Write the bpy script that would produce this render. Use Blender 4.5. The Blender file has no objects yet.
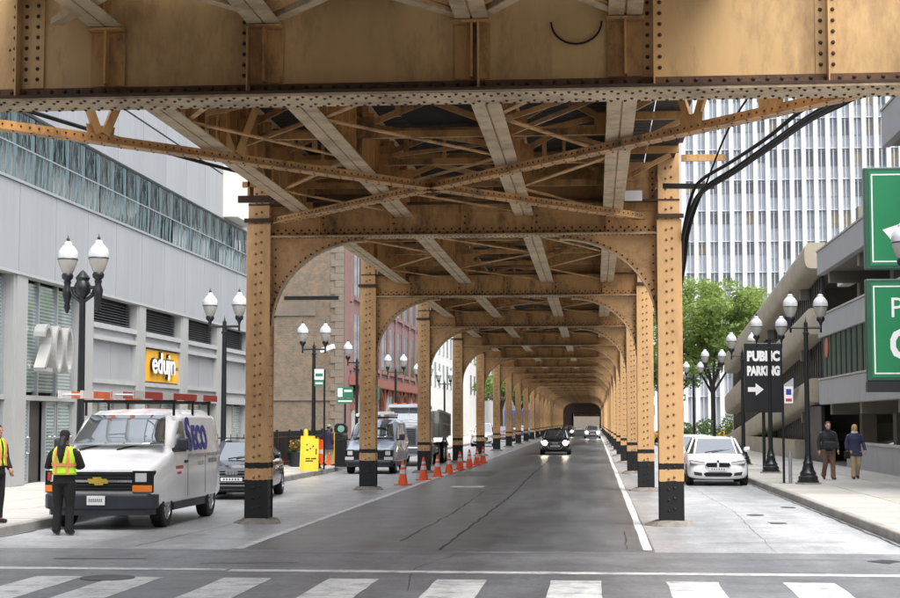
import bpy, bmesh, math, random
from mathutils import Vector, Matrix
from math import radians, sin, cos, pi
random.seed(7)
SC = bpy.context.scene
COL = SC.collection

# ---------------------------------------------------------------- camera
cam_d = bpy.data.cameras.new('camera'); cam = bpy.data.objects.new('camera', cam_d); COL.objects.link(cam)
cam.location = (0, 0, 1.9)
cam.rotation_euler = (radians(90 + 4.3604), 0, radians(5.1634))
cam_d.sensor_width = 36; cam_d.lens = 64.0; cam_d.clip_start = 0.1; cam_d.clip_end = 6000
SC.camera = cam
# ---------------------------------------------------------------- sky, sun, exposure (bright overcast noon)
SUN_EL, SUN_AZ = radians(62), radians(140)      # azimuth measured from +Y towards +X : behind the camera, to the right
w = bpy.data.worlds.new('World'); SC.world = w; w.use_nodes = True
nt = w.node_tree; nt.nodes.clear()
sky = nt.nodes.new('ShaderNodeTexSky'); sky.sky_type = 'NISHITA'; sky.sun_disc = False
sky.sun_elevation = SUN_EL; sky.sun_rotation = SUN_AZ; sky.dust_density = 4.0; sky.air_density = 1.0
hs = nt.nodes.new('ShaderNodeHueSaturation'); hs.inputs['Saturation'].default_value = 0.28
bg = nt.nodes.new('ShaderNodeBackground'); bg.inputs['Strength'].default_value = 0.15
wo = nt.nodes.new('ShaderNodeOutputWorld')
nt.links.new(sky.outputs[0], hs.inputs['Color']); nt.links.new(hs.outputs[0], bg.inputs[0]); nt.links.new(bg.outputs[0], wo.inputs[0])
sd = bpy.data.lights.new('sun', 'SUN'); sd.energy = 1.2; sd.angle = radians(50); sd.color = (1.0, 0.965, 0.91)
sun = bpy.data.objects.new('sun', sd); COL.objects.link(sun); sun.location = (0, 0, 80)
sdir = Vector((sin(SUN_AZ) * cos(SUN_EL), cos(SUN_AZ) * cos(SUN_EL), sin(SUN_EL)))
sun.rotation_euler = sdir.to_track_quat('Z', 'Y').to_euler()
SC.view_settings.view_transform = 'Standard'; SC.view_settings.look = 'None'
SC.view_settings.exposure = 1.35; SC.view_settings.gamma = 1.0; SC.view_settings.use_curve_mapping = False

# ---------------------------------------------------------------- materials
MATS = {}
def M(name, col, rough=0.6, metal=0.0, var=0.14, scale=2.0, bump=0.0, bscale=40.0, stretch=(1, 1, 1), spec=0.5,
      dirt=None, dirt_scale=0.7, dirt_amt=0.5, coat=0.0, emit=None, estr=0.0, alpha=None, trans=0.0, orand=0.0):
    m = bpy.data.materials.new(name); m.use_nodes = True
    n = m.node_tree; b = n.nodes['Principled BSDF']; L = n.links.new
    b.inputs['Roughness'].default_value = rough; b.inputs['Metallic'].default_value = metal
    b.inputs['Specular IOR Level'].default_value = spec
    b.inputs['Coat Weight'].default_value = coat
    b.inputs['Transmission Weight'].default_value = trans
    tc = n.nodes.new('ShaderNodeTexCoord'); mp = n.nodes.new('ShaderNodeMapping'); mp.inputs['Scale'].default_value = stretch
    L(tc.outputs['Object'], mp.inputs[0])
    out = None
    if var > 0:
        nz = n.nodes.new('ShaderNodeTexNoise'); nz.inputs['Scale'].default_value = scale; nz.inputs['Detail'].default_value = 6
        nz.inputs['Roughness'].default_value = 0.65
        L(mp.outputs[0], nz.inputs['Vector'])
        rp = n.nodes.new('ShaderNodeValToRGB'); rp.color_ramp.elements[0].position = 0.3; rp.color_ramp.elements[1].position = 0.7
        rp.color_ramp.elements[0].color = tuple(max(0, c * (1 - var)) for c in col) + (1,)
        rp.color_ramp.elements[1].color = tuple(min(1, c * (1 + var)) for c in col) + (1,)
        L(nz.outputs['Fac'], rp.inputs[0]); out = rp.outputs[0]
        rr = n.nodes.new('ShaderNodeMapRange'); rr.inputs['To Min'].default_value = max(0.02, rough - 0.12); rr.inputs['To Max'].default_value = min(1, rough + 0.12)
        L(nz.outputs['Fac'], rr.inputs[0]); L(rr.outputs[0], b.inputs['Roughness'])
    if dirt:
        n2 = n.nodes.new('ShaderNodeTexNoise'); n2.inputs['Scale'].default_value = dirt_scale; n2.inputs['Detail'].default_value = 9; n2.inputs['Roughness'].default_value = 0.78
        L(mp.outputs[0], n2.inputs['Vector'])
        r2 = n.nodes.new('ShaderNodeValToRGB'); r2.color_ramp.elements[0].position = 0.47; r2.color_ramp.elements[1].position = 0.68
        r2.color_ramp.elements[1].color = (dirt_amt,) * 3 + (1,)
        r2.color_ramp.elements[0].color = (0, 0, 0, 1)
        L(n2.outputs['Fac'], r2.inputs[0])
        mx = n.nodes.new('ShaderNodeMix'); mx.data_type = 'RGBA'
        L(r2.outputs[0], mx.inputs['Factor'])
        if out: L(out, mx.inputs['A'])
        else: mx.inputs['A'].default_value = tuple(col) + (1,)
        mx.inputs['B'].default_value = tuple(dirt) + (1,); out = mx.outputs['Result']
    if orand > 0 and out:
        oi = n.nodes.new('ShaderNodeObjectInfo'); mr = n.nodes.new('ShaderNodeMapRange'); mr.inputs['To Min'].default_value = 1 - orand; mr.inputs['To Max'].default_value = 1 + orand * 0.6
        L(oi.outputs['Random'], mr.inputs[0]); hv = n.nodes.new('ShaderNodeHueSaturation'); L(mr.outputs[0], hv.inputs['Value']); L(out, hv.inputs['Color']); out = hv.outputs[0]
    if out: L(out, b.inputs['Base Color'])
    else: b.inputs['Base Color'].default_value = tuple(col) + (1,)
    if bump > 0:
        nb = n.nodes.new('ShaderNodeTexNoise'); nb.inputs['Scale'].default_value = bscale; nb.inputs['Detail'].default_value = 4
        L(mp.outputs[0], nb.inputs['Vector'])
        bp = n.nodes.new('ShaderNodeBump'); bp.inputs['Strength'].default_value = bump; bp.inputs['Distance'].default_value = 0.02
        L(nb.outputs['Fac'], bp.inputs['Height']); L(bp.outputs[0], b.inputs['Normal'])
    if emit:
        b.inputs['Emission Color'].default_value = tuple(emit) + (1,); b.inputs['Emission Strength'].default_value = estr
    MATS[name] = m
    return m

def nodes_of(m): return m.node_tree, m.node_tree.nodes['Principled BSDF']

M('steel_knee', (0.58, 0.345, 0.155), 0.5, var=0.18, scale=1.1, dirt=(0.11, 0.05, 0.02), dirt_scale=1.8, dirt_amt=0.65, bump=0.12, bscale=14)
M('steel_tan', (0.49, 0.27, 0.10), 0.5, var=0.25, scale=1.6, dirt=(0.016, 0.008, 0.005), dirt_scale=1.7, dirt_amt=0.9, bump=0.15, bscale=14, stretch=(1, 1, 0.45))
M('steel_cream', (0.58, 0.37, 0.165), 0.5, var=0.2, scale=0.9, dirt=(0.13, 0.06, 0.024), dirt_scale=0.7, dirt_amt=0.75, bump=0.12, bscale=12, stretch=(1.0, 1, 0.35))
M('steel_under', (0.49, 0.375, 0.235), 0.65, var=0.2, scale=2.2, dirt=(0.13, 0.075, 0.04), dirt_scale=1.6, dirt_amt=0.75, bump=0.2, bscale=18)
M('rust_band', (0.13, 0.065, 0.03), 0.75, var=0.4, scale=2.0, bump=0.3, bscale=20, dirt=(0.03, 0.018, 0.012), dirt_scale=1.5, dirt_amt=0.9)
M('steel_rust', (0.06, 0.032, 0.02), 0.8, var=0.4, scale=3.0, bump=0.3, bscale=25)
M('timber_dark', (0.02, 0.015, 0.011), 0.85, var=0.35, scale=3, bump=0.3, bscale=20)
M('rail_steel', (0.12, 0.10, 0.09), 0.4, metal=0.6)
M('black_iron', (0.007, 0.009, 0.012), 0.38, var=0.2, spec=0.5)
M('black_paint', (0.008, 0.009, 0.010), 0.5, var=0.3, spec=0.25)
M('rubber', (0.008, 0.008, 0.009), 0.75, var=0.25, bump=0.2)
M('chrome', (0.75, 0.76, 0.78), 0.16, metal=1.0, var=0.0)
M('alloy', (0.55, 0.56, 0.58), 0.28, metal=0.9, var=0.05)
M('white_paint', (0.82, 0.83, 0.845), 0.24, var=0.03, scale=1.2, coat=0.5, dirt=(0.5, 0.47, 0.42), dirt_scale=0.9, dirt_amt=0.08)
M('black_car', (0.008, 0.011, 0.022), 0.18, var=0.1, coat=0.8)
M('dark_car', (0.012, 0.012, 0.013), 0.2, var=0.1, coat=0.7)
M('silver_car', (0.45, 0.47, 0.50), 0.28, metal=0.4, var=0.06, coat=0.4)
M('blue_car', (0.36, 0.42, 0.52), 0.25, var=0.08, coat=0.5)
M('red_car', (0.30, 0.02, 0.02), 0.25, var=0.08, coat=0.5)
M('taxi_yellow', (0.75, 0.40, 0.02), 0.3, var=0.06, coat=0.4)
M('charcoal_plastic', (0.022, 0.027, 0.035), 0.45, var=0.2)
M('truck_silver', (0.47, 0.48, 0.50), 0.3, metal=0.35, var=0.08, dirt=(0.2, 0.18, 0.16), dirt_amt=0.4)
M('truck_bed', (0.42, 0.41, 0.375), 0.6, metal=0.0, var=0.2, dirt=(0.10, 0.08, 0.06), dirt_amt=0.6, bump=0.2)
M('car_glass', (0.33, 0.36, 0.38), 0.04, var=0.0, spec=1.0, metal=0.8, coat=1.0)
M('head_lamp', (0.55, 0.56, 0.58), 0.12, var=0.0, spec=0.9, coat=1.0)
M('lamp_lit', (0.9, 0.85, 0.75), 0.2, var=0.0, emit=(1.0, 0.86, 0.66), estr=14.0)
M('tail_lit', (0.6, 0.02, 0.02), 0.2, var=0.0, emit=(1.0, 0.10, 0.05), estr=12.0)
M('amber', (0.75, 0.20, 0.02), 0.25, var=0.06, coat=0.6)
M('amber_lit', (0.9, 0.45, 0.05), 0.25, var=0.0, emit=(1.0, 0.5, 0.05), estr=1.5)
M('red_lens', (0.42, 0.01, 0.01), 0.25, var=0.0, coat=0.6)
M('gold', (0.70, 0.50, 0.10), 0.3, metal=0.6, var=0.0)
M('plate_white', (0.75, 0.75, 0.76), 0.45, var=0.06, scale=40)
M('plate_print', (0.10, 0.10, 0.16), 0.5, var=0.0)
M('blue_print', (0.03, 0.045, 0.27), 0.4, var=0.0)
M('red_print', (0.45, 0.04, 0.04), 0.4, var=0.0)
M('grey_print', (0.22, 0.23, 0.26), 0.4, var=0.0)
M('ladder_red', (0.50, 0.05, 0.035), 0.45, var=0.2, scale=6)
M('ladder_orange', (0.70, 0.16, 0.05), 0.45, var=0.2, scale=6)
M('ladder_rung', (0.6, 0.6, 0.6), 0.35, metal=0.7, var=0.1)
M('pvc_white', (0.75, 0.74, 0.72), 0.4, var=0.06)
M('cone_orange', (0.90, 0.115, 0.025), 0.5, var=0.12, scale=5)
M('cone_band', (0.62, 0.62, 0.63), 0.35, var=0.08)
M('sign_yellow', (0.80, 0.56, 0.03), 0.45, var=0.06, scale=6)
M('banner_yellow', (0.78, 0.40, 0.015), 0.5, var=0.10, scale=2.5)
M('sign_green', (0.008, 0.20, 0.075), 0.35, var=0.06, scale=1.2)
M('sign_green_edge', (0.02, 0.09, 0.05), 0.4, var=0.15)
M('street_sign_green', (0.03, 0.19, 0.11), 0.4, var=0.05)
M('sign_white', (0.80, 0.80, 0.80), 0.45, var=0.03)
M('sign_black', (0.010, 0.011, 0.014), 0.4, var=0.1)
M('galvanised', (0.38, 0.39, 0.40), 0.45, metal=0.6, var=0.12, scale=8)
M('globe_glass', (0.52, 0.54, 0.56), 0.16, var=0.03, coat=0.4)
M('globe_lower', (0.36, 0.35, 0.32), 0.14, var=0.05, coat=0.6)
M('panel_grey', (0.315, 0.33, 0.35), 0.4, var=0.06, scale=0.5, stretch=(1, 1, 0.12), dirt=(0.22, 0.23, 0.245), dirt_scale=0.6, dirt_amt=0.5, orand=0.05)
M('pilaster_grey', (0.33, 0.335, 0.335), 0.5, var=0.06, scale=1.0, dirt=(0.30, 0.30, 0.29), dirt_amt=0.3)
M('ledge_grey', (0.38, 0.39, 0.40), 0.5, var=0.06, dirt=(0.28, 0.28, 0.27), dirt_amt=0.4)
M('mullion', (0.36, 0.38, 0.40), 0.4, metal=0.4, var=0.06)
M('louver_dark', (0.09, 0.095, 0.10), 0.5, var=0.1)
M('number_steel', (0.42, 0.42, 0.41), 0.35, metal=0.3, var=0.06)
M('lobby_dark', (0.05, 0.043, 0.038), 0.7, var=0.4, scale=1.5)
M('lobby_pale', (0.40, 0.40, 0.38), 0.7, var=0.2)
M('granite', (0.33, 0.335, 0.33), 0.5, var=0.1)
M('stone_band', (0.19, 0.16, 0.125), 0.8, var=0.15, bump=0.3)
M('red_stone', (0.20, 0.115, 0.105), 0.75, var=0.12, scale=1.0, bump=0.2)
M('red_trim', (0.23, 0.075, 0.05), 0.6, var=0.1)
M('window_dark', (0.02, 0.025, 0.03), 0.08, var=0.2, spec=0.9)
M('pale_stone', (0.62, 0.62, 0.60), 0.7, var=0.07, scale=0.3)
M('pale_box', (0.66, 0.66, 0.62), 0.6, var=0.06)
M('tower_white', (0.62, 0.64, 0.665), 0.5, var=0.03, scale=0.15)
M('tower_spandrel', (0.50, 0.54, 0.59), 0.25, var=0.10, scale=0.4)
M('tower_glass_a', (0.19, 0.215, 0.24), 0.15, var=0.3, scale=0.7, orand=0.35)
M('tower_glass_b', (0.38, 0.32, 0.24), 0.3, var=0.25, scale=0.9, orand=0.35)
M('tower_glass_c', (0.36, 0.40, 0.44), 0.15, var=0.3, scale=0.7, orand=0.35)
M('garage_grey', (0.36, 0.365, 0.37), 0.8, var=0.08, scale=0.6, bump=0.15, dirt=(0.22, 0.21, 0.20), dirt_scale=0.6, dirt_amt=0.5, stretch=(1, 1, 0.3))
M('garage_beige', (0.37, 0.33, 0.255), 0.8, var=0.10, scale=0.7, bump=0.15, dirt=(0.20, 0.17, 0.125), dirt_scale=0.5, dirt_amt=0.5)
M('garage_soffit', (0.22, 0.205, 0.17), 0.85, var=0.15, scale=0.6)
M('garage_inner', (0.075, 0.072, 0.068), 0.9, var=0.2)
M('slat_black', (0.016, 0.017, 0.02), 0.5, var=0.2)
M('slat_green', (0.10, 0.16, 0.11), 0.5, var=0.1)
M('banner_red', (0.52, 0.10, 0.07), 0.5, var=0.1)
M('banner_white', (0.66, 0.68, 0.74), 0.5, var=0.08)
M('lamp_tube', (0.9, 0.9, 0.8), 0.4, var=0.0, emit=(1.0, 0.93, 0.75), estr=2.2)
M('bark', (0.045, 0.036, 0.028), 0.9, var=0.3, scale=6, bump=0.5)
M('concrete_walk', (0.45, 0.435, 0.405), 0.7, var=0.14, scale=0.8, bump=0.2, bscale=60, dirt=(0.25, 0.235, 0.21), dirt_scale=0.6, dirt_amt=0.6, orand=0.13)
M('concrete_curb', (0.33, 0.32, 0.30), 0.8, var=0.15, scale=1.2, bump=0.2, dirt=(0.15, 0.13, 0.115), dirt_scale=0.8, dirt_amt=0.7)
M('joint_dark', (0.13, 0.125, 0.115), 0.9, var=0.2)
M('footing', (0.25, 0.23, 0.205), 0.85, var=0.25, scale=4, bump=0.4, dirt=(0.12, 0.085, 0.055), dirt_scale=2.5, dirt_amt=0.8)
M('road_paint', (0.72, 0.72, 0.71), 0.6, var=0.12, scale=6, bump=0.2, bscale=60, dirt=(0.2, 0.2, 0.205), dirt_scale=2.6, dirt_amt=0.85)
M('tar_seam', (0.035, 0.035, 0.037), 0.45, var=0.3)
M('iron_cover', (0.13, 0.125, 0.12), 0.6, metal=0.3, var=0.3, bump=0.4)
M('skin', (0.36, 0.19, 0.125), 0.55, var=0.06)
M('skin_pale', (0.52, 0.30, 0.22), 0.55, var=0.06)
M('hair_black', (0.010, 0.009, 0.009), 0.6, var=0.2)
M('hair_blond', (0.42, 0.29, 0.13), 0.6, var=0.2)
M('hair_brown', (0.075, 0.045, 0.03), 0.6, var=0.2)
M('cloth_black', (0.008, 0.008, 0.009), 0.85, var=0.3, scale=8, bump=0.3, bscale=30)
M('cloth_dark', (0.022, 0.026, 0.03), 0.85, var=0.3, scale=8, bump=0.3, bscale=30)
M('cloth_brown', (0.15, 0.095, 0.07), 0.85, var=0.15, scale=8, bump=0.3, bscale=30)
M('cloth_navy', (0.032, 0.036, 0.085), 0.8, var=0.25, scale=8, bump=0.3, bscale=30)
M('cloth_khaki', (0.42, 0.34, 0.22), 0.85, var=0.12, scale=8, bump=0.3, bscale=30)
M('cloth_purple', (0.03, 0.024, 0.06), 0.85, var=0.25, scale=8)
M('scarf_pale', (0.50, 0.50, 0.54), 0.9, var=0.15, scale=20)
M('cap_green', (0.18, 0.30, 0.22), 0.9, var=0.2)
M('vest_lime', (0.50, 0.80, 0.03), 0.6, var=0.06, scale=6, bump=0.2)
M('vest_orange', (0.85, 0.25, 0.12), 0.5, var=0.05)
M('shoe', (0.015, 0.013, 0.012), 0.5, var=0.2)
M('shoe_brown', (0.09, 0.035, 0.02), 0.5, var=0.2)
M('flower', (0.65, 0.18, 0.03), 0.7, var=0.3)
M('bin_green', (0.20, 0.42, 0.33), 0.5, var=0.05)
M('bus_blue', (0.03, 0.10, 0.32), 0.35, var=0.1)

def leaf_mat(name, c):
    m = M(name, c, 0.55, var=0.38, scale=0.9)
    n, b = nodes_of(m)
    tr = n.nodes.new('ShaderNodeBsdfTranslucent'); tr.inputs[0].default_value = (c[0] * 1.6, c[1] * 1.5, c[2] * 0.8, 1)
    mx = n.nodes.new('ShaderNodeMixShader'); mx.inputs[0].default_value = 0.4
    o = [x for x in n.nodes if x.type == 'OUTPUT_MATERIAL'][0]
    n.links.new(b.outputs[0], mx.inputs[1]); n.links.new(tr.outputs[0], mx.inputs[2]); n.links.new(mx.outputs[0], o.inputs[0])
leaf_mat('leaf', (0.19, 0.27, 0.085)); leaf_mat('leaf_b', (0.10, 0.17, 0.055))

def column_mat(name, col):
    m = M(name, col, 0.5, var=0.14, scale=1.1, dirt=(0.20, 0.085, 0.03), dirt_scale=1.4, dirt_amt=0.6, bump=0.12, bscale=16, stretch=(1, 1, 0.35))
    n, b = nodes_of(m)
    src = b.inputs['Base Color'].links[0].from_socket
    tc = n.nodes.new('ShaderNodeTexCoord'); sx = n.nodes.new('ShaderNodeSeparateXYZ'); n.links.new(tc.outputs['Object'], sx.inputs[0])
    nz = n.nodes.new('ShaderNodeTexNoise'); nz.inputs['Scale'].default_value = 14; n.links.new(tc.outputs['Object'], nz.inputs['Vector'])
    ad = n.nodes.new('ShaderNodeMath'); ad.operation = 'MULTIPLY_ADD'; ad.inputs[1].default_value = 0.05
    n.links.new(nz.outputs['Fac'], ad.inputs[0]); n.links.new(sx.outputs['Z'], ad.inputs[2])
    rp = n.nodes.new('ShaderNodeValToRGB'); rp.color_ramp.interpolation = 'CONSTANT'
    e = rp.color_ramp.elements; e[0].position = 0.0; e[0].color = (1, 1, 1, 1); e[1].position = 0.835 / 2; e[1].color = (0, 0, 0, 1)
    x = e.new(1.04 / 2); x.color = (1, 1, 1, 1); x = e.new(1.155 / 2); x.color = (0, 0, 0, 1)
    dv = n.nodes.new('ShaderNodeMath'); dv.operation = 'DIVIDE'; dv.inputs[1].default_value = 2.0
    n.links.new(ad.outputs[0], dv.inputs[0]); n.links.new(dv.outputs[0], rp.inputs[0])
    mx = n.nodes.new('ShaderNodeMix'); mx.data_type = 'RGBA'; n.links.new(rp.outputs[0], mx.inputs['Factor'])
    n.links.new(src, mx.inputs['A']); mx.inputs['B'].default_value = (0.007, 0.008, 0.0085, 1)
    n.links.new(mx.outputs['Result'], b.inputs['Base Color'])
column_mat('column_paint', (0.63, 0.385, 0.178)); column_mat('column_rivet', (0.22, 0.10, 0.038))

def brick_mat():
    m = M('brick_tan', (0.3, 0.25, 0.18), 0.9, var=0.0)
    n, b = nodes_of(m); L = n.links.new
    tc = n.nodes.new('ShaderNodeTexCoord'); mp = n.nodes.new('ShaderNodeMapping'); mp.inputs['Rotation'].default_value = (radians(90), 0, 0)
    L(tc.outputs['Object'], mp.inputs[0])
    br = n.nodes.new('ShaderNodeTexBrick'); br.inputs['Scale'].default_value = 2.2; br.inputs['Mortar Size'].default_value = 0.02
    br.inputs['Color1'].default_value = (0.22, 0.175, 0.125, 1); br.inputs['Color2'].default_value = (0.13, 0.10, 0.072, 1); br.inputs['Mortar'].default_value = (0.20, 0.19, 0.17, 1)
    L(mp.outputs[0], br.inputs[0])
    nz = n.nodes.new('ShaderNodeTexNoise'); nz.inputs['Scale'].default_value = 1.5; nz.inputs['Detail'].default_value = 12; nz.inputs['Roughness'].default_value = 0.82
    L(tc.outputs['Object'], nz.inputs['Vector'])
    rp = n.nodes.new('ShaderNodeValToRGB')
    e = rp.color_ramp.elements; e[0].position = 0.36; e[0].color = (0.08, 0.07, 0.06, 1); e[1].position = 0.70; e[1].color = (0.33, 0.285, 0.225, 1)
    x = e.new(0.5); x.color = (0.18, 0.145, 0.105, 1); x = e.new(0.58); x.color = (0.30, 0.175, 0.105, 1); x = e.new(0.62); x.color = (0.20, 0.165, 0.12, 1)
    L(nz.outputs['Fac'], rp.inputs[0])
    mx = n.nodes.new('ShaderNodeMix'); mx.data_type = 'RGBA'; mx.inputs['Factor'].default_value = 0.5
    L(br.outputs['Color'], mx.inputs['A']); L(rp.outputs[0], mx.inputs['B']); L(mx.outputs['Result'], b.inputs['Base Color'])
    bp = n.nodes.new('ShaderNodeBump'); bp.inputs['Strength'].default_value = 0.5; bp.inputs['Distance'].default_value = 0.02
    L(br.outputs['Fac'], bp.inputs['Height']); L(bp.outputs[0], b.inputs['Normal'])
brick_mat()

def ripple_glass():
    m = M('ripple_glass', (0.10, 0.15, 0.155), 0.06, var=0.0, spec=1.0, metal=0.75)
    n, b = nodes_of(m); L = n.links.new
    b.inputs['Base Color'].default_value = (0.10, 0.145, 0.15, 1)
    tc = n.nodes.new('ShaderNodeTexCoord'); mp = n.nodes.new('ShaderNodeMapping'); mp.inputs['Scale'].default_value = (1, 1.0, 0.16)
    L(tc.outputs['Object'], mp.inputs[0])
    nz = n.nodes.new('ShaderNodeTexNoise'); nz.inputs['Scale'].default_value = 1.3; nz.inputs['Detail'].default_value = 2.0; nz.inputs['Distortion'].default_value = 1.0
    L(mp.outputs[0], nz.inputs['Vector'])
    bp = n.nodes.new('ShaderNodeBump'); bp.inputs['Strength'].default_value = 1.0; bp.inputs['Distance'].default_value = 1.0
    L(nz.outputs['Fac'], bp.inputs['Height']); L(bp.outputs[0], b.inputs['Normal'])
ripple_glass()

def blind_glass():
    m = M('blind_glass', (0.2, 0.27, 0.26), 0.12, var=0.0, spec=0.8, coat=0.8)
    n, b = nodes_of(m); L = n.links.new
    tc = n.nodes.new('ShaderNodeTexCoord'); wv = n.nodes.new('ShaderNodeTexWave'); wv.bands_direction = 'Z'; wv.inputs['Scale'].default_value = 3.2
    wv.inputs['Distortion'].default_value = 0.6; wv.inputs['Detail'].default_value = 1
    L(tc.outputs['Object'], wv.inputs['Vector'])
    rp = n.nodes.new('ShaderNodeValToRGB'); rp.color_ramp.elements[0].color = (0.12, 0.165, 0.16, 1); rp.color_ramp.elements[1].color = (0.34, 0.43, 0.41, 1)
    L(wv.outputs['Color'], rp.inputs[0]); L(rp.outputs[0], b.inputs['Base Color'])
blind_glass()

def asphalt(name, col, col2, rough, scale=0.35):
    m = M(name, col, rough, var=0.0)
    n, b = nodes_of(m); L = n.links.new
    tc = n.nodes.new('ShaderNodeTexCoord'); mp = n.nodes.new('ShaderNodeMapping'); mp.inputs['Scale'].default_value = (1.6, 0.16, 1)
    L(tc.outputs['Object'], mp.inputs[0])
    a = n.nodes.new('ShaderNodeTexNoise'); a.inputs['Scale'].default_value = scale; a.inputs['Detail'].default_value = 8; a.inputs['Roughness'].default_value = 0.62
    L(mp.outputs[0], a.inputs['Vector'])
    f = n.nodes.new('ShaderNodeTexNoise'); f.inputs['Scale'].default_value = 13; f.inputs['Detail'].default_value = 8; f.inputs['Roughness'].default_value = 0.75; L(tc.outputs['Object'], f.inputs['Vector'])
    rp = n.nodes.new('ShaderNodeValToRGB'); rp.color_ramp.elements[0].position = 0.33; rp.color_ramp.elements[1].position = 0.68
    rp.color_ramp.elements[0].color = tuple(col) + (1,); rp.color_ramp.elements[1].color = tuple(col2) + (1,)
    L(a.outputs['Fac'], rp.inputs[0])
    mx = n.nodes.new('ShaderNodeMix'); mx.data_type = 'RGBA'; mx.blend_type = 'OVERLAY'; mx.inputs['Factor'].default_value = 0.85
    L(rp.outputs[0], mx.inputs['A']); L(f.outputs['Color'], mx.inputs['B'])
    bw = n.nodes.new('ShaderNodeRGBToBW'); L(f.outputs['Fac'], bw.inputs[0]); L(bw.outputs[0], mx.inputs['B'])
    bl = n.nodes.new('ShaderNodeTexNoise'); bl.inputs['Scale'].default_value = 1.1; bl.inputs['Detail'].default_value = 10; bl.inputs['Roughness'].default_value = 0.75
    L(tc.outputs['Object'], bl.inputs['Vector'])
    br = n.nodes.new('ShaderNodeValToRGB'); br.color_ramp.elements[0].position = 0.36; br.color_ramp.elements[1].position = 0.62
    br.color_ramp.elements[0].color = (0.62, 0.62, 0.62, 1); br.color_ramp.elements[1].color = (1.0, 1.0, 1.0, 1)
    L(bl.outputs['Fac'], br.inputs[0])
    m2 = n.nodes.new('ShaderNodeMix'); m2.data_type = 'RGBA'; m2.blend_type = 'MULTIPLY'; m2.inputs['Factor'].default_value = 1.0
    L(mx.outputs['Result'], m2.inputs['A']); L(br.outputs[0], m2.inputs['B'])
    L(m2.outputs['Result'], b.inputs['Base Color'])
    rr = n.nodes.new('ShaderNodeMapRange'); rr.inputs['To Min'].default_value = rough - 0.13; rr.inputs['To Max'].default_value = rough + 0.13
    L(a.outputs['Fac'], rr.inputs[0]); L(rr.outputs[0], b.inputs['Roughness'])
    bp = n.nodes.new('ShaderNodeBump'); bp.inputs['Strength'].default_value = 0.35; bp.inputs['Distance'].default_value = 0.01
    L(f.outputs['Fac'], bp.inputs['Height']); L(bp.outputs[0], b.inputs['Normal'])
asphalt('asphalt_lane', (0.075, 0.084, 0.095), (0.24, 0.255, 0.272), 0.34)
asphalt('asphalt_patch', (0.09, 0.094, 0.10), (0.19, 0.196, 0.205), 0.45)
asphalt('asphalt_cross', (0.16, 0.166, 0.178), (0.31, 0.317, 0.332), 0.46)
asphalt('concrete_lane', (0.30, 0.307, 0.322), (0.60, 0.61, 0.625), 0.36)
asphalt('ground_far', (0.12, 0.12, 0.115), (0.2, 0.2, 0.19), 0.8)

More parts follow.
